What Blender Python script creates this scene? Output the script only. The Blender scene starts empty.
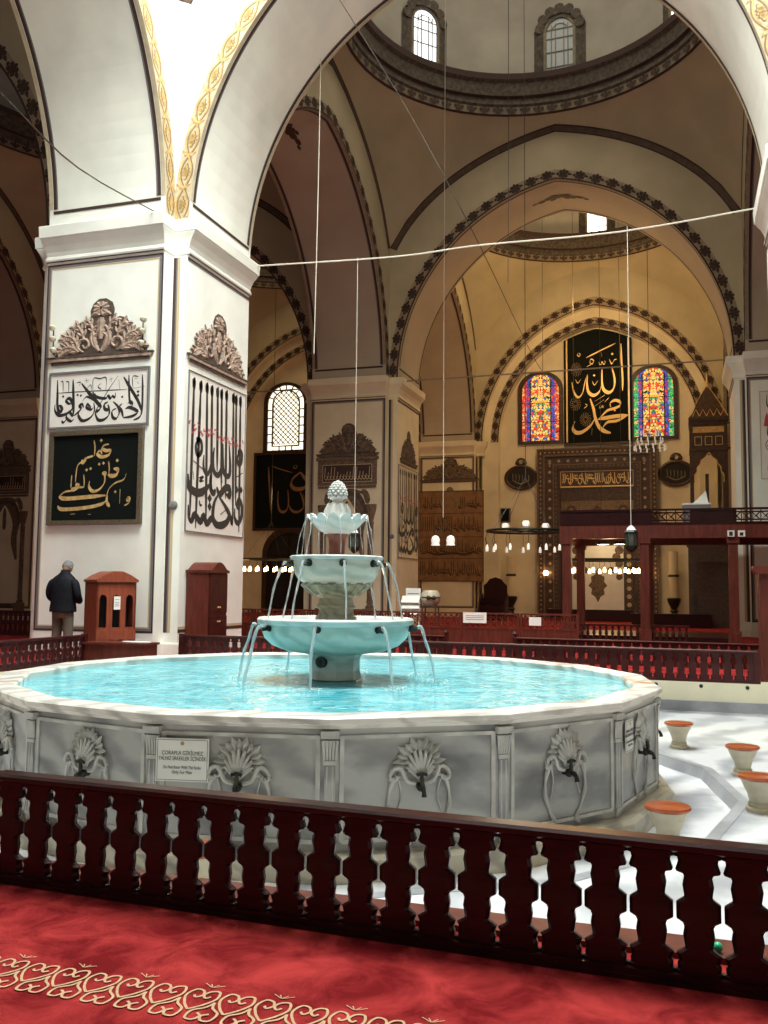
import bpy, bmesh, math, random
from mathutils import Vector, Matrix, Euler
random.seed(7)
S = bpy.context.scene
COL = S.collection
PI = math.pi
sin, cos, rad = math.sin, math.cos, math.radians

# ---------------------------------------------------------------- materials
def mat(name, col, rough=0.6, metal=0.0, var=0.0, scale=4.0, bump=0.0, bscale=40.0, spec=0.5,
        emit=None, estr=0.0, coat=0.0, alpha=1.0, trans=0.0, detail=5.0, col2=None, stretch=None):
    m = bpy.data.materials.new(name); m.use_nodes = True
    nt = m.node_tree; b = nt.nodes['Principled BSDF']
    c = (*col, 1)
    b.inputs['Base Color'].default_value = c
    b.inputs['Roughness'].default_value = rough
    b.inputs['Metallic'].default_value = metal
    b.inputs['Specular IOR Level'].default_value = spec
    b.inputs['Coat Weight'].default_value = coat
    b.inputs['Alpha'].default_value = alpha
    b.inputs['Transmission Weight'].default_value = trans
    if emit:
        b.inputs['Emission Color'].default_value = (*emit, 1)
        b.inputs['Emission Strength'].default_value = estr
    if var > 0 or bump > 0 or col2:
        tc = nt.nodes.new('ShaderNodeTexCoord')
        src = tc.outputs['Object']
        if stretch:
            mp = nt.nodes.new('ShaderNodeMapping'); mp.inputs['Scale'].default_value = stretch
            nt.links.new(src, mp.inputs['Vector']); src = mp.outputs['Vector']
        if var > 0 or col2:
            n = nt.nodes.new('ShaderNodeTexNoise'); n.inputs['Scale'].default_value = scale
            n.inputs['Detail'].default_value = detail
            nt.links.new(src, n.inputs['Vector'])
            r = nt.nodes.new('ShaderNodeValToRGB')
            r.color_ramp.elements[0].position = 0.35; r.color_ramp.elements[1].position = 0.65
            lo = col2 if col2 else tuple(x*(1-var) for x in col)
            hi = col if col2 else tuple(min(1, x*(1+var)) for x in col)
            r.color_ramp.elements[0].color = (*lo, 1); r.color_ramp.elements[1].color = (*hi, 1)
            nt.links.new(n.outputs['Fac'], r.inputs['Fac'])
            nt.links.new(r.outputs['Color'], b.inputs['Base Color'])
        if bump > 0:
            n2 = nt.nodes.new('ShaderNodeTexNoise'); n2.inputs['Scale'].default_value = bscale
            n2.inputs['Detail'].default_value = 4
            nt.links.new(src, n2.inputs['Vector'])
            bp = nt.nodes.new('ShaderNodeBump'); bp.inputs['Strength'].default_value = bump
            bp.inputs['Distance'].default_value = 0.02
            nt.links.new(n2.outputs['Fac'], bp.inputs['Height'])
            nt.links.new(bp.outputs['Normal'], b.inputs['Normal'])
    return m

def marble(name, base, vein, rough=0.25, scale=1.4, stain=None, amt=0.5, coat=0.0):
    m = bpy.data.materials.new(name); m.use_nodes = True
    nt = m.node_tree; b = nt.nodes['Principled BSDF']; L = nt.links.new
    b.inputs['Roughness'].default_value = rough; b.inputs['Coat Weight'].default_value = coat
    tc = nt.nodes.new('ShaderNodeTexCoord')
    mp = nt.nodes.new('ShaderNodeMapping'); mp.inputs['Rotation'].default_value = (0.5, 0.35, 0.6)
    mp.inputs['Scale'].default_value = (1, 1, 2.2)
    L(tc.outputs['Object'], mp.inputs['Vector'])
    w = nt.nodes.new('ShaderNodeTexWave'); w.inputs['Scale'].default_value = scale
    w.inputs['Distortion'].default_value = 9; w.inputs['Detail'].default_value = 5
    w.inputs['Detail Scale'].default_value = 1.2
    L(mp.outputs['Vector'], w.inputs['Vector'])
    n = nt.nodes.new('ShaderNodeTexNoise'); n.inputs['Scale'].default_value = scale*1.3; n.inputs['Detail'].default_value = 6
    L(mp.outputs['Vector'], n.inputs['Vector'])
    r = nt.nodes.new('ShaderNodeValToRGB')
    r.color_ramp.elements[0].position = 0.0; r.color_ramp.elements[1].position = 0.55
    r.color_ramp.elements[0].color = (*vein, 1); r.color_ramp.elements[1].color = (*base, 1)
    mul = nt.nodes.new('ShaderNodeMath'); mul.operation = 'MULTIPLY_ADD'
    L(w.outputs['Fac'], mul.inputs[0]); mul.inputs[1].default_value = amt
    L(n.outputs['Fac'], mul.inputs[2])
    sub = nt.nodes.new('ShaderNodeMath'); sub.operation = 'SUBTRACT'; L(mul.outputs[0], sub.inputs[0]); sub.inputs[1].default_value = 0.3
    L(sub.outputs[0], r.inputs['Fac'])
    out = r.outputs['Color']
    if stain:
        n3 = nt.nodes.new('ShaderNodeTexNoise'); n3.inputs['Scale'].default_value = 1.7; n3.inputs['Detail'].default_value = 3
        L(tc.outputs['Object'], n3.inputs['Vector'])
        r3 = nt.nodes.new('ShaderNodeValToRGB'); r3.color_ramp.elements[0].position = 0.63; r3.color_ramp.elements[1].position = 0.72
        L(n3.outputs['Fac'], r3.inputs['Fac'])
        mx = nt.nodes.new('ShaderNodeMix'); mx.data_type = 'RGBA'
        L(r3.outputs['Color'], mx.inputs['Factor']); L(out, mx.inputs[6]); mx.inputs[7].default_value = (*stain, 1)
        out = mx.outputs[2]
    L(out, b.inputs['Base Color'])
    return m

M = {}
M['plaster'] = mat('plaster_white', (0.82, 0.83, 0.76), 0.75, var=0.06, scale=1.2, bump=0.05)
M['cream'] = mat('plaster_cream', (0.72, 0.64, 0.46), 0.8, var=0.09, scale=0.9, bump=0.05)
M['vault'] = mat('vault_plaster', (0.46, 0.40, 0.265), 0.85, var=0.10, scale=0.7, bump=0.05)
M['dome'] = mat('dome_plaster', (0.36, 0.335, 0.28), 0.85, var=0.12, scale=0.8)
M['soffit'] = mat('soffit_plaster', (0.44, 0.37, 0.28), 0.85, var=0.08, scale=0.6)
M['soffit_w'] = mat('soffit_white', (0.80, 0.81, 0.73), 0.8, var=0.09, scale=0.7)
M['line'] = mat('painted_dark_line', (0.045, 0.022, 0.018), 0.8)
M['linegrey'] = mat('painted_grey_line', (0.16, 0.15, 0.15), 0.8)
M['linebrown'] = mat('painted_brown_line', (0.10, 0.065, 0.045), 0.8, var=0.2, scale=6)
M['tan'] = mat('painted_tan_line', (0.52, 0.40, 0.24), 0.8)
M['bandb'] = mat('band_ground', (0.30, 0.24, 0.16), 0.8, var=0.15, scale=8)
M['bandg'] = mat('band_ground_cream', (0.52, 0.44, 0.30), 0.8, var=0.1, scale=6)
M['motif'] = mat('band_motif_dark', (0.055, 0.032, 0.022), 0.85, var=0.3, scale=12)
M['gold'] = mat('gold_leaf_paint', (0.52, 0.34, 0.13), 0.6, var=0.25, scale=14)
M['goldb'] = mat('gold_bright', (0.75, 0.52, 0.20), 0.4, metal=0.3)
M['goldshade'] = mat('gold_outline_brown', (0.22, 0.15, 0.08), 0.7)
M['ring'] = mat('dome_ring_paint', (0.075, 0.058, 0.042), 0.8, var=0.45, scale=9, detail=8)
M['ringl'] = mat('dome_ring_light', (0.20, 0.165, 0.11), 0.8, var=0.2, scale=5)
M['woodd'] = mat('dark_mahogany', (0.022, 0.003, 0.003), 0.3, var=0.4, scale=5, spec=0.25, coat=0.08, stretch=(1, 1, 6))
M['woodrail'] = mat('rail_mahogany', (0.045, 0.007, 0.006), 0.32, var=0.3, scale=5, spec=0.3, coat=0.1)
M['woodr'] = mat('red_mahogany', (0.105, 0.020, 0.011), 0.45, spec=0.3, var=0.25, scale=4, coat=0.05, stretch=(4, 4, 0.7))
M['woodk'] = mat('kiosk_wood', (0.24, 0.050, 0.020), 0.45, var=0.2, scale=5, stretch=(4, 4, 0.7))
M['woodm'] = mat('carved_walnut', (0.05, 0.022, 0.012), 0.45, var=0.4, scale=10)
M['goldframe'] = mat('old_gilt_frame', (0.10, 0.075, 0.045), 0.5, var=0.3, scale=30)
M['rod'] = mat('pale_iron_rod', (0.26, 0.22, 0.16), 0.6)
M['black'] = mat('black_void', (0.006, 0.005, 0.005), 0.7)
M['blackb'] = mat('black_board', (0.005, 0.007, 0.006), 0.7, spec=0.12)
M['white'] = mat('white_board', (0.78, 0.75, 0.69), 0.6, var=0.04, scale=3)
M['ink'] = mat('black_ink', (0.022, 0.020, 0.020), 0.6)
M['red'] = mat('red_ink', (0.50, 0.07, 0.08), 0.6)
M['crest'] = mat('painted_leaf_brown', (0.36, 0.26, 0.20), 0.8, var=0.25, scale=9)
M['crestd'] = mat('painted_leaf_shadow', (0.085, 0.060, 0.045), 0.8, var=0.3, scale=10)
M['crest2'] = mat('painted_leaf_umber', (0.15, 0.10, 0.065), 0.8, var=0.35, scale=12)
M['panelb'] = mat('inscription_ground', (0.235, 0.125, 0.055), 0.8, var=0.2, scale=3)
M['panelk'] = mat('inscription_ink', (0.05, 0.022, 0.012), 0.8)
M['marblef'] = marble('floor_marble', (0.72, 0.73, 0.75), (0.26, 0.28, 0.31), 0.14, 0.5, amt=0.5)
M['marblew'] = marble('pool_marble', (0.42, 0.42, 0.40), (0.12, 0.12, 0.13), 0.35, 0.75, stain=(0.42, 0.31, 0.17), amt=0.42)
M['marbler'] = marble('rim_marble', (0.78, 0.75, 0.69), (0.40, 0.38, 0.35), 0.25, 1.2, stain=(0.50, 0.25, 0.08), amt=0.6)
M['marblep'] = marble('plinth_stone', (0.55, 0.50, 0.38), (0.25, 0.22, 0.17), 0.4, 1.5, stain=(0.42, 0.32, 0.16))
M['relief'] = mat('relief_marble', (0.50, 0.49, 0.455), 0.45, var=0.2, scale=6)
M['greymarble'] = mat('grey_marble_base', (0.33, 0.34, 0.36), 0.3, var=0.2, scale=3)
M['creamcurb'] = mat('cream_curb', (0.74, 0.69, 0.50), 0.5, var=0.06, scale=2)
M['fount'] = marble('fountain_stone', (0.66, 0.61, 0.53), (0.30, 0.33, 0.28), 0.3, 1.3, stain=(0.36, 0.38, 0.26), amt=0.40)
M['fountw'] = marble('fountain_white', (0.74, 0.76, 0.73), (0.5, 0.53, 0.51), 0.3, 1.5)
M['fountg'] = marble('fountain_stem_stone', (0.36, 0.36, 0.26), (0.16, 0.18, 0.14), 0.35, 3.0)
M['fountrb'] = mat('red_marble_stem', (0.22, 0.07, 0.045), 0.35, var=0.3, scale=12)
M['moss'] = mat('dark_wet_base', (0.05, 0.06, 0.045), 0.4, var=0.3, scale=8)
M['bronze'] = mat('old_bronze', (0.035, 0.035, 0.028), 0.35, metal=0.6, var=0.3, scale=20)
M['jet'] = mat('falling_water', (0.85, 0.93, 0.95), 0.08, trans=0.55, alpha=0.75)
M['stoolw'] = mat('stool_marble', (0.52, 0.47, 0.34), 0.45, var=0.15, scale=7)
M['seat'] = mat('stool_seat_orange', (0.30, 0.065, 0.016), 0.28, var=0.2, scale=5, coat=0.3, stretch=(1, 6, 1))
M['rope'] = mat('pale_rope', (0.62, 0.58, 0.48), 0.8)
M['wire'] = mat('dark_iron_wire', (0.05, 0.04, 0.03), 0.5)
M['iron'] = mat('black_iron', (0.02, 0.025, 0.02), 0.4, metal=0.5)
M['lampw'] = mat('frosted_lamp', (0.85, 0.85, 0.82), 0.3, emit=(1, 0.93, 0.80), estr=0.28)
M['lamplit'] = mat('lit_bulb', (1, 0.8, 0.5), 0.3, emit=(1, 0.62, 0.25), estr=20)
M['lampon'] = mat('bright_bulb', (1, 0.85, 0.6), 0.3, emit=(1, 0.80, 0.50), estr=10)
M['daylight'] = mat('window_daylight', (1, 1, 1), 0.5, emit=(0.80, 0.90, 1.0), estr=1.5)
M['daywarm'] = mat('window_warm_daylight', (1, 1, 1), 0.5, emit=(1.0, 0.93, 0.72), estr=1.5)
M['daydim'] = mat('window_shaded_pane', (0.3, 0.33, 0.33), 0.4, emit=(0.5, 0.6, 0.62), estr=0.05)
M['dayhot'] = mat('window_bright_pane', (1, 1, 1), 0.5, emit=(1, 0.95, 0.85), estr=4)
M['frame'] = mat('window_lattice', (0.20, 0.17, 0.12), 0.6)
M['jacket'] = mat('navy_quilted_jacket', (0.006, 0.007, 0.011), 0.75, spec=0.2, var=0.3, scale=9, bump=0.4, bscale=18)
M['khaki'] = mat('khaki_trousers', (0.135, 0.115, 0.085), 0.85, var=0.15, scale=7, bump=0.3, bscale=14)
M['skin'] = mat('skin', (0.36, 0.20, 0.13), 0.55, var=0.08, scale=8)
M['hair'] = mat('grey_hair', (0.16, 0.16, 0.165), 0.8, var=0.4, scale=40, bump=0.6, bscale=90)
M['shoe'] = mat('black_sock', (0.01, 0.01, 0.01), 0.7)
M['candle'] = mat('candle_wax', (0.62, 0.52, 0.34), 0.5)
M['plastic'] = mat('white_paper', (0.80, 0.79, 0.74), 0.5)
M['signtext'] = mat('sign_text', (0.05, 0.05, 0.06), 0.6)
M['green'] = mat('green_plastic', (0.02, 0.42, 0.20), 0.35)

def carpet_mat():
    m = bpy.data.materials.new('red_carpet'); m.use_nodes = True
    nt = m.node_tree; b = nt.nodes['Principled BSDF']; L = nt.links.new
    b.inputs['Roughness'].default_value = 0.95
    b.inputs['Specular IOR Level'].default_value = 0.1
    tc = nt.nodes.new('ShaderNodeTexCoord')
    n = nt.nodes.new('ShaderNodeTexNoise'); n.inputs['Scale'].default_value = 4.5; n.inputs['Detail'].default_value = 7; n.inputs['Roughness'].default_value = 0.62
    n.inputs['Distortion'].default_value = 0.6
    L(tc.outputs['Object'], n.inputs['Vector'])
    r = nt.nodes.new('ShaderNodeValToRGB'); e = r.color_ramp.elements
    e[0].position = 0.38; e[1].position = 0.66
    e[0].color = (0.15, 0.005, 0.007, 1); e[1].color = (0.40, 0.036, 0.034, 1)
    L(n.outputs['Fac'], r.inputs['Fac']); L(r.outputs['Color'], b.inputs['Base Color'])
    n2 = nt.nodes.new('ShaderNodeTexNoise'); n2.inputs['Scale'].default_value = 260
    L(tc.outputs['Object'], n2.inputs['Vector'])
    bp = nt.nodes.new('ShaderNodeBump'); bp.inputs['Strength'].default_value = 0.5; bp.inputs['Distance'].default_value = 0.01
    L(n2.outputs['Fac'], bp.inputs['Height']); L(bp.outputs['Normal'], b.inputs['Normal'])
    return m
M['carpet'] = carpet_mat()
M['carpetgold'] = mat('carpet_scroll_gold', (0.50, 0.31, 0.18), 0.95, var=0.1, scale=60)

def water_mat():
    m = bpy.data.materials.new('pool_water'); m.use_nodes = True
    nt = m.node_tree; b = nt.nodes['Principled BSDF']; L = nt.links.new
    b.inputs['Roughness'].default_value = 0.04; b.inputs['IOR'].default_value = 1.33
    tc = nt.nodes.new('ShaderNodeTexCoord')
    n = nt.nodes.new('ShaderNodeTexNoise'); n.inputs['Scale'].default_value = 2.0; n.inputs['Detail'].default_value = 6
    n.inputs['Distortion'].default_value = 2.0
    L(tc.outputs['Object'], n.inputs['Vector'])
    r = nt.nodes.new('ShaderNodeValToRGB'); e = r.color_ramp.elements
    e[0].position = 0.33; e[1].position = 0.68
    e[0].color = (0.045, 0.38, 0.46, 1); e[1].color = (0.26, 0.66, 0.74, 1)
    L(n.outputs['Fac'], r.inputs['Fac']); L(r.outputs['Color'], b.inputs['Base Color'])
    v = nt.nodes.new('ShaderNodeTexNoise'); v.inputs['Scale'].default_value = 5.5; v.inputs['Detail'].default_value = 3
    v.inputs['Distortion'].default_value = 1.6
    L(tc.outputs['Object'], v.inputs['Vector'])
    bp = nt.nodes.new('ShaderNodeBump'); bp.inputs['Strength'].default_value = 0.55; bp.inputs['Distance'].default_value = 0.06
    L(v.outputs['Fac'], bp.inputs['Height']); L(bp.outputs['Normal'], b.inputs['Normal'])
    return m
M['water'] = water_mat()

def glass_mosaic(outer, outer2):
    m = bpy.data.materials.new('stained_glass'); m.use_nodes = True
    nt = m.node_tree; b = nt.nodes['Principled BSDF']; L = nt.links.new
    tc = nt.nodes.new('ShaderNodeTexCoord')
    v = nt.nodes.new('ShaderNodeTexVoronoi'); v.inputs['Scale'].default_value = 10.5
    mp = nt.nodes.new('ShaderNodeMapping'); L(tc.outputs['Object'], mp.inputs['Vector'])
    # mirror about the window's middle so that the pattern is symmetrical
    sx = nt.nodes.new('ShaderNodeSeparateXYZ'); L(mp.outputs['Vector'], sx.inputs[0])
    ab = nt.nodes.new('ShaderNodeMath'); ab.operation = 'ABSOLUTE'; L(sx.outputs['X'], ab.inputs[0])
    cx = nt.nodes.new('ShaderNodeCombineXYZ'); L(ab.outputs[0], cx.inputs['X']); L(sx.outputs['Z'], cx.inputs['Y'])
    L(cx.outputs[0], v.inputs['Vector'])
    sp = nt.nodes.new('ShaderNodeSeparateColor'); L(v.outputs['Color'], sp.inputs[0])
    def ramp(cols):
        r = nt.nodes.new('ShaderNodeValToRGB'); r.color_ramp.interpolation = 'CONSTANT'; el = r.color_ramp.elements
        el[0].color = (*cols[0], 1); el[1].position = 1/len(cols); el[1].color = (*cols[1], 1)
        for i in range(2, len(cols)): e = el.new(i/len(cols)); e.color = (*cols[i], 1)
        return r
    rin = ramp([(0.95, 0.50, 0.10), (1.0, 0.78, 0.30), (0.85, 0.10, 0.03), (0.95, 0.62, 0.15), (0.10, 0.45, 0.12), (0.8, 0.04, 0.03), (1.0, 0.7, 0.25), (0.03, 0.10, 0.5)])
    rmid = ramp([(0.03, 0.08, 0.50), (0.25, 0.04, 0.38), (0.05, 0.15, 0.65), (0.75, 0.06, 0.05), (0.03, 0.08, 0.45)])
    rout = ramp([outer, outer2, outer, (0.9, 0.6, 0.2), outer2, outer])
    for q in (rin, rmid, rout): L(sp.outputs[0], q.inputs['Fac'])
    def over(th, a, b):
        g_ = nt.nodes.new('ShaderNodeMath'); g_.operation = 'GREATER_THAN'; g_.inputs[1].default_value = th; L(ab.outputs[0], g_.inputs[0])
        k_ = nt.nodes.new('ShaderNodeMix'); k_.data_type = 'RGBA'; L(g_.outputs[0], k_.inputs['Factor']); L(a, k_.inputs[6]); L(b, k_.inputs[7]); return k_.outputs[2]
    rr_ = over(0.66, over(0.46, rin.outputs['Color'], rmid.outputs['Color']), rout.outputs['Color'])
    v2 = nt.nodes.new('ShaderNodeTexVoronoi'); v2.feature = 'DISTANCE_TO_EDGE'; v2.inputs['Scale'].default_value = 10.5
    L(cx.outputs[0], v2.inputs['Vector'])
    g = nt.nodes.new('ShaderNodeMath'); g.operation = 'GREATER_THAN'; g.inputs[1].default_value = 0.05
    L(v2.outputs['Distance'], g.inputs[0])
    mx = nt.nodes.new('ShaderNodeMix'); mx.data_type = 'RGBA'
    L(g.outputs[0], mx.inputs['Factor']); mx.inputs[6].default_value = (0.01, 0.01, 0.01, 1); L(rr_, mx.inputs[7])
    L(mx.outputs[2], b.inputs['Base Color']); L(mx.outputs[2], b.inputs['Emission Color'])
    b.inputs['Emission Strength'].default_value = 0.75
    return m
M['stained'] = glass_mosaic((0.75, 0.05, 0.04), (0.85, 0.25, 0.08))
M['stained2'] = glass_mosaic((0.04, 0.48, 0.14), (0.10, 0.60, 0.25))

# ---------------------------------------------------------------- mesh builder
class MB:
    def __init__(s): s.v = []; s.f = []; s.m = []; s.mats = []; s.cur = 0
    def use(s, key):
        if key not in s.mats: s.mats.append(key)
        s.cur = s.mats.index(key); return s
    def face(s, pts):
        n = len(s.v); s.v += [tuple(p) for p in pts]; s.f.append(list(range(n, n+len(pts)))); s.m.append(s.cur)
    def add(s, vs, fs):
        n = len(s.v); s.v += [tuple(p) for p in vs]
        for f in fs: s.f.append([i+n for i in f]); s.m.append(s.cur)
    def box(s, x0, x1, y0, y1, z0, z1, X=None):
        vs = [(x, y, z) for z in (z0, z1) for y in (y0, y1) for x in (x0, x1)]
        if X: vs = [X(*p) for p in vs]
        s.add(vs, [(0, 2, 3, 1), (4, 5, 7, 6), (0, 1, 5, 4), (2, 6, 7, 3), (0, 4, 6, 2), (1, 3, 7, 5)])
    def grid(s, rows, closed=False):
        n = len(s.v); R = len(rows); K = len(rows[0])
        for r in rows: s.v += [tuple(p) for p in r]
        for i in range(R-1):
            for j in range(K if closed else K-1):
                k = (j+1) % K
                s.f.append([n+i*K+j, n+i*K+k, n+(i+1)*K+k, n+(i+1)*K+j]); s.m.append(s.cur)
    def prism(s, poly, z0, z1, T=None, caps=True):
        T = T or (lambda x, y, z: (x, y, z))
        a = [T(x, y, z0) for x, y in poly]; b = [T(x, y, z1) for x, y in poly]; n = len(poly)
        s.add(a+b, [(i, (i+1) % n, n+(i+1) % n, n+i) for i in range(n)] + ([list(range(n))[::-1], list(range(n, 2*n))] if caps else []))
    def lathe(s, prof, n=24, c=(0, 0, 0), cap=True, ph=0.0, sx=1, sy=1):
        rows = [[(c[0]+r*sx*cos(ph+2*PI*j/n), c[1]+r*sy*sin(ph+2*PI*j/n), c[2]+z) for j in range(n)] for r, z in prof]
        k = len(s.v); s.grid(rows, True)
        if cap:
            s.f.append([k+j for j in range(n)][::-1]); s.m.append(s.cur)
            e = k+(len(prof)-1)*n
            s.f.append([e+j for j in range(n)]); s.m.append(s.cur)
    def tube(s, path, r, n=6):
        path = [Vector(p) for p in path]; rows = []
        rr = r if isinstance(r, (list, tuple)) else [r]*len(path)
        up = Vector((0.31, 0.17, 0.93))
        for i, p in enumerate(path):
            d = (path[min(i+1, len(path)-1)]-path[max(i-1, 0)]).normalized()
            a = d.cross(up)
            if a.length < 0.05: a = d.cross(Vector((1, 0, 0)))
            a.normalize(); b = d.cross(a)
            rows.append([p+(a*cos(2*PI*j/n)+b*sin(2*PI*j/n))*rr[i] for j in range(n)])
        k = len(s.v); s.grid(rows, True)
        s.f.append([k+j for j in range(n)][::-1]); s.m.append(s.cur)
        e = k+(len(rows)-1)*n
        s.f.append([e+j for j in range(n)]); s.m.append(s.cur)
    def ball(s, c, r, n=8, sz=1.0):
        s.lathe([(max(r*sin(PI*i/n), 1e-4), -r*sz*cos(PI*i/n)) for i in range(n+1)], n*2 if n < 8 else 12, c)
    def build(s, name, parent=None, mat=None, smooth=False, kind=None, loc=None):
        me = bpy.data.meshes.new(name); me.from_pydata(s.v, [], s.f); me.update()
        for k in (s.mats or [mat or 'plaster']): me.materials.append(M[k])
        me.polygons.foreach_set('material_index', s.m if s.mats else [0]*len(s.f))
        if smooth: me.polygons.foreach_set('use_smooth', [True]*len(s.f))
        me.update()
        o = bpy.data.objects.new(name, me); COL.objects.link(o)
        if smooth:
            try: me.set_sharp_from_angle(angle=rad(42))
            except Exception: pass
        if parent: o.parent = parent
        if loc: o.location = loc
        if kind: o['kind'] = kind
        return o

def tag(o, label, cat, group=None):
    o['label'] = label; o['category'] = cat
    if group: o['group'] = group
    return o
def empty(name, loc=(0, 0, 0), label=None, cat=None, group=None, rz=0):
    o = bpy.data.objects.new(name, None); COL.objects.link(o); o.location = loc; o.rotation_euler = (0, 0, rz)
    o.empty_display_size = 0.2
    if label: tag(o, label, cat, group)
    return o
def kids(o): return [c for c in bpy.data.objects if c.parent == o]
def copy_tree(o, parent=None):
    c = o.copy(); COL.objects.link(c); c.parent = parent
    for ch in kids(o): copy_tree(ch, c)
    return c
def smoothpath(pts, k=6):
    if len(pts) < 3: return [tuple(pts[0]), tuple(pts[-1])] if len(pts) == 2 else pts
    out = []
    P = [pts[0]]+list(pts)+[pts[-1]]
    D = len(pts[0])
    for i in range(1, len(P)-2):
        for t in range(k):
            u = t/k
            out.append(tuple(0.5*((2*P[i][d])+(-P[i-1][d]+P[i+1][d])*u+(2*P[i-1][d]-5*P[i][d]+4*P[i+1][d]-P[i+2][d])*u*u+(-P[i-1][d]+3*P[i][d]-3*P[i+1][d]+P[i+2][d])*u**3) for d in range(D)))
    out.append(tuple(pts[-1])); return out

class Pl:
    """a plane in the place: origin, unit vector across, unit vector up, normal toward the viewer's side"""
    def __init__(s, o, ex, n, ez=(0, 0, 1)): s.o = Vector(o); s.ex = Vector(ex); s.n = Vector(n); s.ez = Vector(ez)
    def __call__(s, x, y, h=0.0): return s.o+s.ex*x+s.ez*y+s.n*h
    def T(s): return lambda x, y, h: s(x, y, h)
def ribbon(mb, P, pts, w, h=0.01, nib=None, taper=True, k=6, thick=0.0):
    """a stroke of varying width laid on plane P"""
    q = smoothpath([tuple(p) for p in pts], k); n = len(q)
    L, R = [], []
    for i, p in enumerate(q):
        a = q[max(i-1, 0)]; b = q[min(i+1, n-1)]
        dx, dy = b[0]-a[0], b[1]-a[1]; l = math.hypot(dx, dy) or 1
        dx /= l; dy /= l; ww = w
        if nib is not None: ww *= 0.28+0.72*abs(sin(math.atan2(dy, dx)-nib))
        if taper: ww *= min(1, 0.35+3.0*min(i, n-1-i)/max(n-1, 1))
        L.append((p[0]-dy*ww/2, p[1]+dx*ww/2)); R.append((p[0]+dy*ww/2, p[1]-dx*ww/2))
    mb.grid([[P(*a, h) for a in L], [P(*a, h) for a in R]])
def disc(mb, P, x, y, rx, ry=None, n=14, h=0.01, rot=0):
    ry = ry or rx
    mb.face([P(x+rx*cos(2*PI*i/n+rot), y+ry*sin(2*PI*i/n+rot), h) for i in range(n)])
def rectstrip(mb, P, x0, x1, y0, y1, w, h=0.01):
    for a, b, c, d in ((x0, x1, y0, y0+w), (x0, x1, y1-w, y1), (x0, x0+w, y0+w, y1-w), (x1-w, x1, y0+w, y1-w)):
        mb.face([P(a, c, h), P(b, c, h), P(b, d, h), P(a, d, h)])

# ---------------------------------------------------------------- numbers of the building
PITCH = 13.49
PU0, PV0 = -10.32, 16.17          # middle of the pillar left of the pool
HB, ARM = 1.60, 1.29              # half of the pillar, half of its broad face
ZC = 8.15                         # top of the cornice
BH = PITCH/2-ARM                  # half of a vault bay
SPAN = PITCH/2-HB                 # half opening of an arch
RING_R, RING_Z = 4.95, 16.15
def intrados(x, H=SPAN, e=1.0, z0=ZC):
    R = H+e; a = min(abs(x), H)
    return z0+math.sqrt(max(R*R-(a+e)**2, 0))
CR = [(0, 16.0), (0.2, 15.88), (0.48, 15.32), (0.65, 14.78), (0.8, 14.1), (0.92, 13.3), (1.0, 12.55)]
def crease(x):
    t = min(abs(x)/BH, 1)
    R = 1.0+0.32; g = (math.sqrt(max(R*R-(t*0.93+0.32)**2, 0)))/math.sqrt(R*R-0.32*0.32)
    g1 = (math.sqrt(R*R-(0.93+0.32)**2))/math.sqrt(R*R-0.32*0.32)
    return 12.55+3.47*(g-g1)/(1-g1)

def cross(hb, arm, off=0.0):
    h, a = hb+off, arm+off
    return [(-a, -h), (a, -h), (a, -a), (h, -a), (h, a), (a, a), (a, h), (-a, h), (-a, a), (-h, a), (-h, -a), (-a, -a)]

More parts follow.
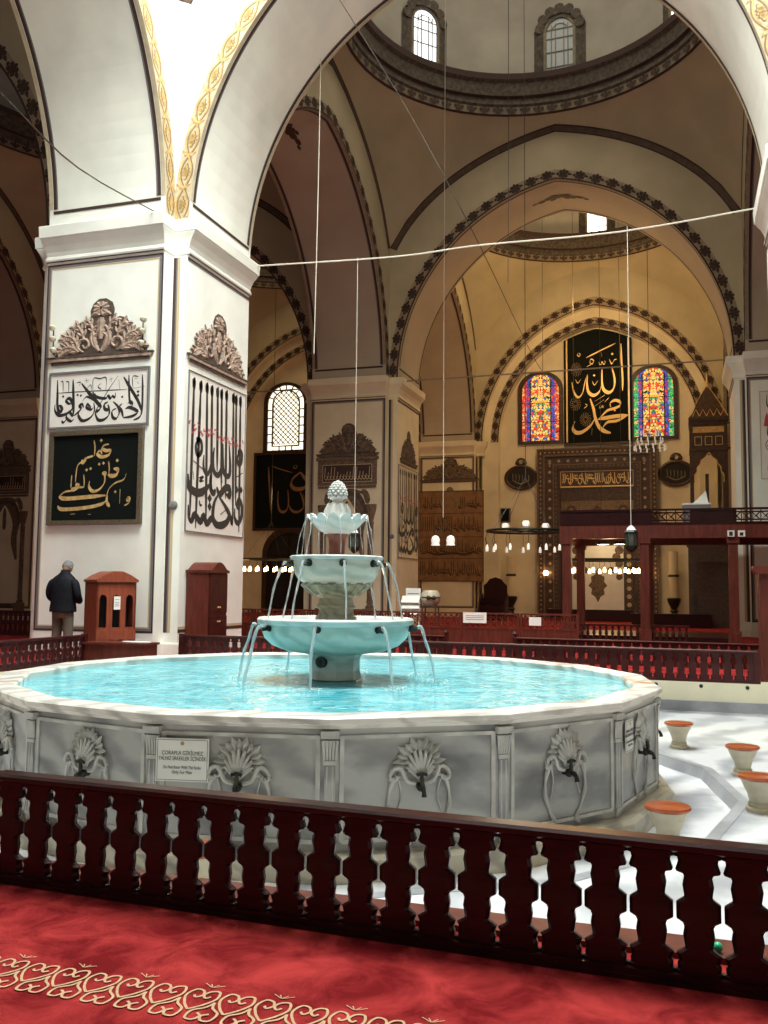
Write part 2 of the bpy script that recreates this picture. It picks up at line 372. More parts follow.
# ---- pillars
def make_pillar(kind):
    root = MB(); root.use(kind)
    root.prism(cross(HB, ARM), 0, 7.62)
    prof = [(0.0, 7.47), (0.035, 7.49), (0.05, 7.53), (0.035, 7.58), (0.02, 7.60), (0.04, 7.68), (0.09, 7.79), (0.165, 7.89), (0.175, 7.92), (0.20, 7.93), (0.215, 8.14), (0.21, 8.155), (0, 8.16)]
    def cor(o):
        h = HB+o; a = ARM+o*0.35; return [(-a, -h), (a, -h), (a, -a), (h, -a), (h, a), (a, a), (a, h), (-a, h), (-a, a), (-h, a), (-h, -a), (-a, -a)]
    rows = [[(x, y, z) for x, y in cor(o)] for o, z in prof]
    root.grid(rows, True)
    root.prism(cross(HB+0.03, ARM+0.03), 0, 0.22)
    o = root.build('pillar', kind='structure')
    ln = MB()
    for k in range(4):
        a = k*PI/2; ex = (cos(a), sin(a), 0); nn = (sin(a), -cos(a), 0)
        P = Pl((nn[0]*HB, nn[1]*HB, 0), ex, nn)
        if k % 2 == 0:
            ln.use('line'); rectstrip(ln, P, -ARM+0.01, ARM-0.01, 0.42, 7.44, 0.035, 0.004)
            ln.use('linegrey'); rectstrip(ln, P, -ARM+0.045, ARM-0.045, 0.455, 7.405, 0.045, 0.005)
            ln.use('tan'); rectstrip(ln, P, -ARM+0.09, ARM-0.09, 0.50, 7.36, 0.025, 0.006)
            for sx in (-1, 1):     # strips on the set-back corners
                Pb = Pl((nn[0]*ARM, nn[1]*ARM, 0), ex, nn)
                for x0, x1, key in ((0.015, 0.075, 'line'), (0.075, 0.105, 'linegrey'), (0.105, 0.16, 'tan')):
                    ln.use(key); x0, x1 = sorted((sx*(ARM+x0), sx*(ARM+x1)))
                    ln.face([Pb(x0, 0.42, 0.004), Pb(x1, 0.42, 0.004), Pb(x1, 7.44, 0.004), Pb(x0, 7.44, 0.004)])
        else:
            for z0, z1, key in ((7.40, 7.44, 'line'), (7.365, 7.40, 'linegrey'), (0.42, 0.48, 'line'), (0.48, 0.53, 'tan')):
                ln.use(key); ln.face([P(-ARM, z0, 0.004), P(ARM, z0, 0.004), P(ARM, z1, 0.004), P(-ARM, z1, 0.004)])
        ln.use('linebrown'); ln.face([P(-ARM, 7.475, 0.03), P(ARM, 7.475, 0.03), P(ARM, 7.495, 0.045), P(-ARM, 7.495, 0.045)])
    ln.build('trim', o)
    return o
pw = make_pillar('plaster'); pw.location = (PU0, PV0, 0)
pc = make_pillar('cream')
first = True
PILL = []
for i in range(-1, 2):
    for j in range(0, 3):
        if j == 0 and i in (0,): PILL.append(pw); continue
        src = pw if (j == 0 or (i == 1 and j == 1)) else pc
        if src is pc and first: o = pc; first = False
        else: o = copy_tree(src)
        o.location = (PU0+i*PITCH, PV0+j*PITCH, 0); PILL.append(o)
for i in (-1, 0, 1):
    o = copy_tree(pw); o.location = (PU0+i*PITCH, PV0-PITCH, 0)

# ---- arches between the pillars
NX = 28
XS = [SPAN*sin(PI/2*(-1+2*i/NX)) for i in range(NX+1)]
def arch_path(H, n=60, e=1.0, z0=ZC, off=0.0):
    """intrados as points at even spacing, pushed outward by off"""
    R = H+e; amax = math.acos(e/R); pts = []
    for i in range(n+1):
        t = i/n
        if t <= 0.5:
            a = amax*(t/0.5); x = -((R+off)*cos(a)-e); z = z0+(R+off)*sin(a)
        else:
            a = amax*((1-t)/0.5); x = ((R+off)*cos(a)-e); z = z0+(R+off)*sin(a)
        pts.append((x, z))
    k = n//2
    pts[k] = (0, z0+math.sqrt((R+off)**2-e*e))
    return pts
def arch_strip(mb, P, H, o0, o1, h, n=60, e=1.0, z0=ZC):
    a = arch_path(H, n, e, z0, o0); b = arch_path(H, n, e, z0, o1)
    mb.grid([[P(x, z, h) for x, z in a], [P(x, z, h) for x, z in b]])
def along(H, off, e=1.0, z0=ZC, n=400):
    p = arch_path(H, n, e, z0, off); L = [0]
    for a, b in zip(p, p[1:]): L.append(L[-1]+math.dist(a, b))
    def at(s):
        s = max(0, min(s, L[-1])); lo = 0; hi = len(L)-1
        while hi-lo > 1:
            m = (lo+hi)//2
            if L[m] <= s: lo = m
            else: hi = m
        t = (s-L[lo])/(L[hi]-L[lo]); a, b = p[lo], p[hi]
        d = (b[0]-a[0], b[1]-a[1]); l = math.hypot(*d)
        return (a[0]+d[0]*t, a[1]+d[1]*t), (d[0]/l, d[1]/l)
    return at, L[-1]
def motif_band(mb, P, H, off, style, h, e=1.0, z0=ZC, w=0.34):
    at, L = along(H, off, e, z0)
    def Q(s, q, hh=0.0):
        (x, z), (dx, dz) = at(s); return P(x-dz*q, z+dx*q, h+hh)
    if style == 'gold':
        step = 0.62; n = int(L/step); step = L/n
        for ph, dy, dh, key in ((0, -0.014, 0.001, 'goldshade'), (0, 0.0, 0.004, 'gold')):
            mb.use(key)
            for sg in (-1, 1):
                row1, row2 = [], []
                for i in range(n*10+1):
                    s = L*i/(n*10); q = sg*w*0.40*sin(PI*s/step)
                    ww = 0.034 if key == 'gold' else 0.066
                    row1.append(Q(s, q-ww/2+dy, dh)); row2.append(Q(s, q+ww/2+dy, dh))
                mb.grid([row1, row2])
            for i in range(n):
                s0 = (i+0.5)*step
                for dx, rx, ry in ((0, 0.085, 0.05), (-0.1, 0.055, 0.032), (0.1, 0.055, 0.032), (0.0, 0.02, 0.085), (0.06, 0.03, 0.06), (-0.06, 0.03, 0.06)):
                    g = 1.0 if key == 'gold' else 1.3
                    mb.face([Q(s0+dx+rx*g*cos(2*PI*k/8), ry*g*sin(2*PI*k/8)+dy, dh+0.001) for k in range(8)])
                s1 = i*step+0.001
                for dx, dq in ((0.07, 0.10), (-0.07, 0.10), (0.07, -0.10), (-0.07, -0.10)):
                    g = 1.0 if key == 'gold' else 1.25
                    mb.face([Q(s1, 0.02, dh), Q(s1+dx*0.5+0.02, dq*0.5*g, dh), Q(s1+dx*g, dq*1.3*g, dh), Q(s1+dx*0.2-0.02, dq*0.8, dh)])
    else:
        step = 0.52; n = int(L/step); step = L/n; mb.use('motif')
        for i in range(n):
            s0 = (i+0.5)*step
            for dx, dq, r in ((0, 0, 0.10), (0.09, 0.06, 0.065), (-0.09, 0.06, 0.065), (0.09, -0.06, 0.065), (-0.09, -0.06, 0.065), (0.18, 0.01, 0.05), (-0.18, -0.01, 0.05), (0.24, 0.0, 0.03), (0, 0.12, 0.045), (0, -0.12, 0.045)):
                mb.face([Q(s0+dx+r*cos(2*PI*k/7), dq+r*sin(2*PI*k/7), 0.001+0.0005*(k % 1)) for k in range(7)])
def crease_line(b, P):
    N = 60; xx = [BH*math.copysign(1-(1-abs(-1+2*i/N))**1.6, -1+2*i/N) for i in range(N+1)]
    pts = [(x, crease(x)) for x in xx]
    def offs(d):
        o = []
        for i, (x, z) in enumerate(pts):
            a = pts[max(i-1, 0)]; c = pts[min(i+1, N)]; dx, dz = c[0]-a[0], c[1]-a[1]; l = math.hypot(dx, dz)
            o.append((max(-BH, min(BH, x+dz/l*d)), z-dx/l*d))
        return o
    for o0, o1, key, hh in ((0.0, 0.26, 'linebrown', 0.004), (0.0, 0.05, 'line', 0.008), (0.22, 0.26, 'line', 0.008)):
        b.use(key); b.grid([[P(x, z, hh) for x, z in offs(o0)], [P(x, z, hh) for x, z in offs(o1)]])
def make_arch(wall_key, sof_key, styleA, styleB):
    """local x along the span, y across; A is the face toward -y"""
    root = empty('arch'); root['kind'] = 'structure'
    mb = MB(); mb.use(sof_key)
    xs = [x for x, z in arch_path(SPAN, 56)]; zs = [z for x, z in arch_path(SPAN, 56)]
    mb.grid([[(x, -ARM, z) for x, z in zip(xs, zs)], [(x, ARM, z) for x, z in zip(xs, zs)]])
    mb.use(wall_key)
    xw = [-BH]+xs+[BH]; zl = [ZC]+zs+[ZC]
    # even split of the crease points so that the face is a clean strip
    for y in (-ARM, ARM):
        lo = [(x, y, z) for x, z in zip(xw, zl)]
        hi = [(x if abs(x) < SPAN-1e-6 else math.copysign(BH, x), y, crease(x if abs(x) < SPAN-1e-6 else BH)) for x in xw]
        mb.grid([lo, hi])
        lo2 = [(sx*BH, y, ZC) for sx in (-1,)]
    mb.build('arch_wall', root)
    ln = MB(); ln.use('line')
    # frame lines on the soffit
    pa = [p for p in arch_path(SPAN, 220) if p[1] > ZC+0.33]
    for y0, y1, key in ((-ARM+0.10, -ARM+0.17, 'line'), (ARM-0.17, ARM-0.10, 'line'), (-ARM+0.17, -ARM+0.20, 'linegrey'), (ARM-0.20, ARM-0.17, 'linegrey'), (-ARM+0.0, -ARM+0.09, 'bandg' if styleA == 'gold' else 'bandb'), (ARM-0.09, ARM-0.0, 'bandg' if 'gold' in (styleA, styleB) else 'bandb')):
        ln.use(key)
        ins = []
        for x, z in pa:
            d = Vector((-x, 0, ZC+0.5-z)).normalized()*0.008
            ins.append((x+d.x, z+d.z))
        ln.grid([[(x, y0, z) for x, z in ins], [(x, y1, z) for x, z in ins]])
    ln.use('line')
    for sx in (-1, 1):
        p = arch_path(SPAN, 56); seg = p[2:4] if sx < 0 else p[-4:-2]
        a, b = seg
        if sx > 0: a, b = b, a
        z0, z1 = ZC+0.30, ZC+0.36
        xx = sx*(-0.010)
        ln.face([(sx*SPAN+xx*1.6, -ARM+0.10, z0), (sx*SPAN+xx*1.6, ARM-0.10, z0), (sx*SPAN+xx*2.4, ARM-0.10, z1), (sx*SPAN+xx*2.4, -ARM+0.10, z1)])
    if styleA == 'dark':
        ln.use('motif')
        def sof(x, y): return (x, y, intrados(x)-0.012)
        for x, y, rx, ry in ((0.12, 0, 0.16, 0.14), (-0.12, 0, 0.16, 0.14), (0.36, 0.03, 0.16, 0.11), (-0.36, -0.03, 0.16, 0.11), (0.60, -0.02, 0.15, 0.08), (-0.60, 0.02, 0.15, 0.08), (0.82, 0.04, 0.10, 0.05), (-0.82, 0.0, 0.10, 0.05), (0.2, 0.14, 0.1, 0.06), (-0.25, 0.13, 0.1, 0.06), (0.25, -0.13, 0.1, 0.06), (-0.2, -0.14, 0.1, 0.06)):
            ln.face([sof(x+rx*cos(2*PI*k/10), y+ry*sin(2*PI*k/10)) for k in range(10)])
    ln.build('trim', root)
    for y, st, n in ((-ARM, styleA, -1), (ARM, styleB, 1)):
        P = Pl((0, y, 0), (1, 0, 0), (0, n, 0)); b = MB()
        if st == 'gold':
            b.use('bandg'); arch_strip(b, P, SPAN, 0.0, 0.335, 0.003); b.use('tan'); arch_strip(b, P, SPAN, 0.0, 0.03, 0.004)
            b.use('tan'); arch_strip(b, P, SPAN, 0.315, 0.335, 0.004)
            motif_band(b, P, SPAN, 0.175, 'gold', 0.006, w=0.30)
        else:
            b.use('bandb'); arch_strip(b, P, SPAN, 0.03, 0.31, 0.004)
            b.use('line'); arch_strip(b, P, SPAN, 0.0, 0.05, 0.007)
            motif_band(b, P, SPAN, 0.18, 'dark', 0.008)
        # painted line along the crease of the vault
        crease_line(b, P)
        b.build('ornament_band', root)
    return root
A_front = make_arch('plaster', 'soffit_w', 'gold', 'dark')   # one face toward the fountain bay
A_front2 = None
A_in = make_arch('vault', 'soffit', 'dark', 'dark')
A_in_used = False
def put(src, loc, rz, used):
    o = src if not used else copy_tree(src)
    o.location = loc; o.rotation_euler = (0, 0, rz); return o
def bayc(ci, rj): return (PU0+PITCH/2+ci*PITCH, PV0-PITCH/2+rj*PITCH)   # ci 0 = fountain column, rj 0 = fountain row
used_in = False
# arches along u (front to back rows), at pillar rows j=-1,0,1
for j in (-1, 0, 1):
    for ci in (-2, -1, 0, 1):
        x = bayc(ci, 0)[0]; y = PV0+j*PITCH
        if ci == 0 and j == 0: put(A_front, (x, y, 0), 0, False)
        elif ci == 0 and j == -1: put(A_front, (x, y, 0), PI, True)
        else:
            put(A_in, (x, y, 0), 0, used_in); used_in = True
# arches along v, at pillar columns i
for i in (-1, 0, 1):
    for rj in (0, 1, 2):
        x = PU0+i*PITCH; y = bayc(0, rj)[1]
        if rj == 0 and i == 0: put(A_front, (x, y, 0), PI/2, True)
        elif rj == 0 and i == 1: put(A_front, (x, y, 0), -PI/2, True)
        else: put(A_in, (x, y, 0), PI/2, True)

# ---- vaults: pendentives, ring, drum with windows, dome
def make_vault(pend_key, drum_key, lit=True):
    root = empty('ceiling'); root['kind'] = 'structure'
    mb = MB(); mb.use(pend_key)
    N = 20; outer = []; inner = []
    for side in range(4):
        a = side*PI/2
        for i in range(N):
            s = BH*(-1+2*i/N); x, y = s, -BH
            X = x*cos(a)-y*sin(a); Y = x*sin(a)+y*cos(a)
            outer.append((X, Y, crease(s)))
            t = math.atan2(Y, X); inner.append((RING_R*cos(t), RING_R*sin(t), RING_Z))
    rows = []
    for k in range(9):
        t = k/8; row = []
        for o, n in zip(outer, inner):
            zz = o[2]+(n[2]-o[2])*t; d = math.hypot(o[0]-n[0], o[1]-n[1])
            rr = t**1.0
            drop = 0.22*d*sin(PI*t)      # hollow of the pendentive
            ox, oy = o[0]+(n[0]-o[0])*rr, o[1]+(n[1]-o[1])*rr
            row.append((ox, oy, zz+drop*0.5))
        rows.append(row)
    mb.grid(rows, True)
    mb.build('pendentive', root, smooth=True)
    rg = MB()
    prof = [(4.93, 16.10, 'line'), (4.86, 16.14, 'ringl'), (4.84, 16.36, 'ring'), (4.78, 16.42, 'ring'), (4.80, 16.62, 'line'), (4.70, 16.66, 'ring'), (4.66, 17.05, 'ring'), (4.56, 17.12, 'line'), (4.54, 17.30, 'ring'), (5.42, 17.34, 'ring')]
    for (r0, z0, k0), (r1, z1, k1) in zip(prof, prof[1:]):
        rg.use(k0); rg.lathe([(r0, z0), (r1, z1)], 64, cap=False)
    rg.build('dome_ring', root)
    # flower ornament around the ring
    om = MB(); om.use('motif')
    for i in range(72):
        a = 2*PI*i/72
        P = Pl((4.84*cos(a), 4.84*sin(a), 16.25), (-sin(a), cos(a), 0), (-cos(a), -sin(a), 0))
        for dx, dy, r in ((0, 0, 0.09), (0.11, 0.04, 0.06), (-0.11, 0.04, 0.06), (0, 0.1, 0.05)): disc(om, P, dx, dy-0.02, r, n=7, h=0.02+0.002*dx)
    om.build('ornament_band', root)
    dm = MB(); dm.use(drum_key)
    dm.lathe([(5.42, 17.3), (5.42, 20.4), (5.2, 21.4), (4.5, 22.9), (3.5, 24.2), (2.0, 25.1), (0.02, 25.45)], 48, cap=False)
    dm.build('dome', root, smooth=True)
    for k in range(8):
        a = rad(45*k+(1 if k == 3 else -2))
        P = Pl((5.34*cos(a), 5.34*sin(a), 17.55), (-sin(a), cos(a), 0), (-cos(a), -sin(a), 0))
        w, hh = 0.42, 1.45
        arc = [(w*cos(t), hh+w*sin(t)) for t in [PI*i/10 for i in range(11)]]
        poly = [(-w, 0)]+[(w, 0)]+arc
        fr = MB(); fr.use('linegrey')
        outp = [(x*1.55, y*1.06-0.02) for x, y in arc]
        full_o = [(0.65, -0.15)]+outp+[(-0.65, -0.15)]
        full_i = [(w, 0)]+arc+[(-w, 0)]
        fr.use('ring'); fr.grid([[P(x*1.25, y*1.04, 0.02) for x, y in full_o], [P(x*1.2, y*1.0, 0.10) for x, y in full_i]])
        fr.use('ringl'); fr.grid([[P(x*1.2, y, 0.10) for x, y in full_i], [P(x, y, 0.10) for x, y in full_i]])
        fr.use('ring')
        for q in range(7):     # leafy crown above the window
            t = PI*(0.5+(q-3)*0.16); disc(fr, P, 0.62*cos(t), hh+0.10+0.62*sin(t), 0.17, n=8, h=0.11+0.002*q)
        fr.use('frame')
        for x in (-0.26, -0.13, 0.13, 0.26): fr.box(x-0.013, x+0.013, 0, hh+0.3-abs(x)*0.3, 0.05, 0.075, P.T())
        for y in (0.25, 0.75, 1.2, 1.5): fr.box(-w*0.98, w*0.98, y, y+0.025, 0.05, 0.075, P.T())
        fr.tube([P(0.26*cos(t), hh+0.26*sin(t)-0.02, 0.06) for t in [PI*i/8 for i in range(9)]], 0.014, 4)
        f = fr.build('window_frame', root)
        gp = MB(); key = 'dayhot' if k == 1 else ('daydim' if k == 2 else 'daylight')
        gp.use(key); gp.face([P(x, y, 0.04) for x, y in [(-w, 0), (w, 0)]+arc])
        gp.build('window_pane', f)
    return root
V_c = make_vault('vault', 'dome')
V_open = None
k = 0
for rj in (0, 1, 2):
    for ci in (-2, -1, 0, 1):
        x, y = bayc(ci, rj)
        if rj == 0 and ci == 0: continue
        o = V_c if k == 0 else copy_tree(V_c); k += 1
        o.location = (x, y, 0)
    if rj == 2 and ci == 0: pass
for o_ in [x for x in bpy.data.objects if x.name.startswith('ceiling') and x.parent is None and abs(x.location.x-bayc(0, 2)[0]) < 0.1 and abs(x.location.y-bayc(0, 2)[1]) < 0.1]:
    for fr_ in kids(o_):
        for g_ in kids(fr_):
            if g_.data.materials[0] == M['daydim']: g_.data = g_.data.copy(); g_.data.materials[0] = M['dayhot']
# in the front-to-back axis the dome over the mihrab has its bright window at the far side
# fountain bay: pendentives and ring only, open to the glazed skylight
root = empty('ceiling', (*bayc(0, 0), 0)); root['kind'] = 'structure'
N = 20; outer = []; inner = []
mb = MB(); mb.use('plaster')
for side in range(4):
    a = side*PI/2
    for i in range(N):
        s = BH*(-1+2*i/N); X = s*cos(a)+BH*sin(a); Y = s*sin(a)-BH*cos(a)
        t = math.atan2(Y, X); outer.append((X, Y, crease(s))); inner.append((RING_R*cos(t), RING_R*sin(t), RING_Z))
mb.grid([[tuple(o[d]+(n[d]-o[d])*t+(0.1*math.dist(o, n)*sin(PI*t) if d == 2 else 0) for d in range(3)) for o, n in zip(outer, inner)] for t in [i/8 for i in range(9)]], True)
mb.build('pendentive', root, smooth=True)
mb = MB(); mb.use('ringl'); mb.lathe([(4.93, 16.1), (4.8, 16.3), (4.7, 16.9), (4.6, 17.3), (4.9, 17.35), (4.9, 18.6)], 48, cap=False); mb.build('dome_ring', root)
mb = MB(); mb.use('iron')
for i in range(8):
    t = PI*i/8; mb.tube([(4.9*cos(t), 4.9*sin(t), 18.6), (0, 0, 20.2), (-4.9*cos(t), -4.9*sin(t), 18.6)], 0.05, 5)
mb.build('skylight_frame', root)

# ---------------------------------------------------------------- floors
CX0, CX1, CY0, CY1 = -9.40, 2.35, 3.62, 14.12       # the sunken court of the fountain
ZF = -0.45
mb = MB(); mb.use('carpet')
XA, XB, YA, YB = -38.0, 17.5, -6.0, 44.0
for a, b, c, d in ((XA, XB, YA, 3.42), (XA, CX0, 3.42, CY1), (CX1, XB, 3.42, CY1), (XA, XB, CY1, YB)):
    mb.face([(a, c, 0), (b, c, 0), (b, d, 0), (a, d, 0)])
# gold scroll stripe woven in the carpet
P = Pl((0, 2.58, 0), (1, 0, 0), (0, 0, 1), ez=(0, 1, 0))
mb.use('carpetgold')
pt = 0.118
for i in range(-34, 22):
    x = i*pt
    for sg in (-1, 1):
        ribbon(mb, P, [(x, -0.045), (x+sg*0.25*pt, -0.01), (x+sg*0.44*pt, 0.04), (x+sg*0.34*pt, 0.085), (x+sg*0.12*pt, 0.082), (x+sg*0.02*pt, 0.055), (x+sg*0.14*pt, 0.035), (x+sg*0.24*pt, 0.048)], 0.0085, 0.003+0.0003*sg, taper=False)
        c = x+0.5*pt
        ribbon(mb, P, [(c, 0.015), (c+sg*0.10*pt, -0.02), (c+sg*0.36*pt, -0.05), (c+sg*0.34*pt, -0.095), (c+sg*0.12*pt, -0.10), (c+sg*0.02*pt, -0.075), (c+sg*0.16*pt, -0.058)], 0.0085, 0.0038+0.0003*sg, taper=False)
    if i % 2 == 0:
        for q in (-1, -0.4, 0.4, 1): ribbon(mb, P, [(x, 0.108), (x+q*0.016, 0.12), (x+q*0.034, 0.132)], 0.0035, 0.003, taper=False)
mb.build('floor', kind='structure')
mb = MB(); mb.use('marblef')
CC = (-3.20, 8.30)
def gon(R, n=16, ph=rad(-1.3), c=CC): return [(c[0]+R*cos(ph+2*PI*i/n), c[1]+R*sin(ph+2*PI*i/n)) for i in range(n)]
GR = 3.62
g = gon(GR)
# marble floor with the gutter cut out of it
def sq(a):
    # point of the court's border in direction a from the pool
    best = 1e9; dx, dy = cos(a), sin(a)
    for t in [((CX1-CC[0])/dx if dx > 0 else (CX0-CC[0])/dx) if abs(dx) > 1e-6 else 1e9, ((CY1-CC[1])/dy if dy > 0 else (CY0-CC[1])/dy) if abs(dy) > 1e-6 else 1e9]:
        best = min(best, t)
    return (CC[0]+dx*best, CC[1]+dy*best)
angs = sorted([rad(-1.3)+2*PI*i/16 for i in range(16)]+[math.atan2(y-CC[1], x-CC[0]) % (2*PI) for x in (CX0, CX1) for y in (CY0, CY1)], key=lambda a: a % (2*PI))
def gpt(a, R):
    aa = (a-rad(-1.3)) % (PI/8)-PI/16; r = R*cos(PI/16)/cos(aa); return (CC[0]+r*cos(a), CC[1]+r*sin(a))
n = len(angs)
for i in range(n):
    a, b = angs[i], angs[(i+1) % n]
    mb.face([(*gpt(a, GR), ZF), (*sq(a), ZF), (*sq(b), ZF), (*gpt(b, GR), ZF)])
mb.use('greymarble')
for i in range(n):
    a, b = angs[i], angs[(i+1) % n]
    mb.face([(*gpt(a, GR-0.03), ZF-0.10), (*gpt(a, GR), ZF), (*gpt(b, GR), ZF), (*gpt(b, GR-0.03), ZF-0.10)])
    mb.face([(*gpt(a, GR), ZF+0.003), (*gpt(a, GR+0.09), ZF+0.003), (*gpt(b, GR+0.09), ZF+0.003), (*gpt(b, GR), ZF+0.003)])
mb.use('marblef')
mb.prism(gon(GR), ZF-0.3, ZF-0.10)
mb.build('floor_court', kind='structure')
# curb around the court
mb = MB()
def wallrun(x0, y0, x1, y1, nx, ny):
    d = Vector((x1-x0, y1-y0, 0)); L = d.length; d.normalize()
    P = Pl((x0, y0, 0), d, (nx, ny, 0))
    mb.use('creamcurb'); mb.box(0, L, -0.30, 0.0, -0.1, 0.0, P.T())
    mb.use('greymarble'); mb.box(0, L, ZF, -0.30, -0.1, 0.035, P.T())
    mb.use('ink')
    q = 0.35
    while q < L: disc(mb, P, q, -0.09, 0.028, n=10, h=0.004); q += 0.62
wallrun(CX0, CY1, CX1, CY1, 0, -1); wallrun(CX0, CY0, CX0, CY1, 1, 0); wallrun(CX1, CY0, CX1, CY1, -1, 0)
mb.use('woodr'); mb.box(CX0, CX1, 3.42, 3.60, -0.02, 0.02)
mb.use('creamcurb'); mb.box(CX0, CX1, 3.42, 3.60, ZF, -0.02)
mb.build('trim_1', kind='structure')

# ---------------------------------------------------------------- qibla wall
YW = PV0+2*PITCH-ARM                # plane of the wall arches
def qibla_bay(ci):
    x0 = bayc(ci, 0)[0]
    P = Pl((x0, YW, 0), (1, 0, 0), (0, -1, 0)); mb = MB()
    H2, e2 = 4.45, 0.88
    p1 = arch_path(SPAN, 40); p2 = arch_path(H2, 40, e2, ZC-0.0)
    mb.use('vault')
    lo = [(-BH, ZC)]+p1+[(BH, ZC)]
    mb.grid([[P(x, z, 0) for x, z in lo], [P(x if abs(x) < SPAN-1e-3 else math.copysign(BH, x), crease(x if abs(x) < SPAN-1e-3 else BH), 0) for x, z in lo]])
    mb.face([P(-BH, 0, 0), P(-SPAN, 0, 0), P(-SPAN, ZC, 0), P(-BH, ZC, 0)]); mb.face([P(BH, 0, 0), P(SPAN, 0, 0), P(SPAN, ZC, 0), P(BH, ZC, 0)])
    mb.use('cream')
    f1 = [(-SPAN, 0)]+p1+[(SPAN, 0)]; f2 = [(-H2, 0)]+p2+[(H2, 0)]
    mb.grid([[P(x, z, 0) for x, z in f1], [P(x, z, -0.35) for x, z in f1]])
    mb.grid([[P(x, z, -0.35) for x, z in f1], [P(x, z, -0.35) for x, z in f2]])
    mb.grid([[P(x, z, -0.35) for x, z in f2], [P(x, z, -0.85) for x, z in f2]])
    mb.face([P(x, z, -0.85) for x, z in f2])
    mb.build('wall_back', kind='structure')
    b = MB()
    b.use('bandb'); arch_strip(b, P, SPAN, 0.02, 0.40, 0.004)
    b.use('line'); arch_strip(b, P, SPAN, 0.0, 0.05, 0.008); motif_band(b, P, SPAN, 0.22, 'dark', 0.01)
    P2 = Pl((x0, YW+0.35, 0), (1, 0, 0), (0, -1, 0))
    b.use('bandb'); arch_strip(b, P2, H2, 0.02, 0.36, 0.006, 60, e2)
    b.use('line'); arch_strip(b, P2, H2, 0.0, 0.05, 0.010, 60, e2); motif_band(b, P2, H2, 0.2, 'dark', 0.012, e2)
    b.build('trim_2', kind='structure')
    return x0
for ci in (-2, -1, 0, 1): qibla_bay(ci)
mb = MB(); mb.use('vault'); mb.box(-37.6, -37.4, 2, 44, 0, 18); mb.build('wall_left', kind='structure')
mb = MB(); mb.use('vault'); mb.box(16.9, 17.1, 2, 44, 0, 18); mb.build('wall_right', kind='structure')
YB2 = YW+0.85                        # innermost face of the wall

def round_window(name, cx, w, z0, z1, paneK, lattice):
    P = Pl((cx, YB2, z0), (1, 0, 0), (0, -1, 0)); H = z1-z0; hw = w/2; sp = H-hw*0.95
    arc = [(hw*cos(t), sp+hw*0.95*sin(t)) for t in [PI*i/14 for i in range(15)]]
    full = [(hw, 0)]+arc+[(-hw, 0)]
    o = MB(); o.use('woodm')
    big = [(x*1.22, z*1.045-(0.12 if z == 0 else 0)) for x, z in full]
    o.grid([[P(x, z, 0.0) for x, z in big], [P(x, z, 0.12) for x, z in big], [P(x, z, 0.12) for x, z in full], [P(x, z, 0.02) for x, z in full]])
    o.box(-hw*1.22, hw*1.22, -0.14, 0.0, 0.0, 0.14, P.T())
    fr = o.build(name, kind='structure')
    g = MB(); g.use(paneK); pts = [(x, z) for x, z in full]
    g.face([(x, 0, z) for x, z in pts]); gp = g.build('window_pane', fr); gp.location = (cx, YB2-0.025, z0)
    if lattice:
        l = MB(); l.use('frame')
        iw = hw*0.74
        def inside(x, z): return abs(x) < iw and 0.25 < z and (z < sp or (x/iw)**2+((z-sp)/(hw*0.7))**2 < 1)
        st = 0.27
        for i in range(-14, 34):
            for sg in (-1, 1):
                seg = []
                for q in range(0, 90):
                    z = q*0.05; x = sg*(z-i*st)
                    if inside(x, z): seg.append((x, z))
                if len(seg) > 2:
                    a, b = seg[0], seg[-1]; l.tube([P(a[0], a[1], 0.05), P(b[0], b[1], 0.05)], 0.026, 4)
        inner = [(iw, 0.22)]+[(iw*cos(t), sp+hw*0.7*sin(t)) for t in [PI*i/12 for i in range(13)]]+[(-iw, 0.22), (iw, 0.22)]
        l.tube([P(x, z, 0.06) for x, z in inner], 0.045, 4)
        for i in range(1, 8):
            z = i*H/8
            if z < sp:
                for sg in (-1, 1): l.tube([P(sg*iw, z, 0.05), P(sg*hw, z, 0.05)], 0.035, 4)
        for i in range(1, 8):
            t = PI*i/8; l.tube([P(iw*cos(t), sp+hw*0.7*sin(t), 0.05), P(hw*cos(t), sp+hw*0.95*sin(t), 0.05)], 0.035, 4)
        for x in (-0.35, 0.0, 0.35): l.tube([P(x, 0, 0.05), P(x, 0.22, 0.05)], 0.035, 4)
        l.build('window_lattice', fr)
    else:
        l = MB(); l.use('blackb')
        for x in (-hw*0.55, hw*0.55): l.tube([P(x, 0, 0.04), P(x, H-0.25, 0.04)], 0.025, 4)
        for z in (0.9, 1.8, 2.6): l.tube([P(-hw, z, 0.04), P(hw, z, 0.04)], 0.012, 4)
        l.build('window_lattice', fr)
    return fr
round_window('window_1', -19.07, 2.0, 8.25, 11.6, 'daywarm', True)
round_window('window_2', -15.05, 2.0, 8.25, 11.6, 'daywarm', True)
round_window('window_3', -6.12, 1.72, 8.2, 11.35, 'stained', False)
round_window('window_4', -1.05, 1.72, 8.2, 11.35, 'stained2', False)

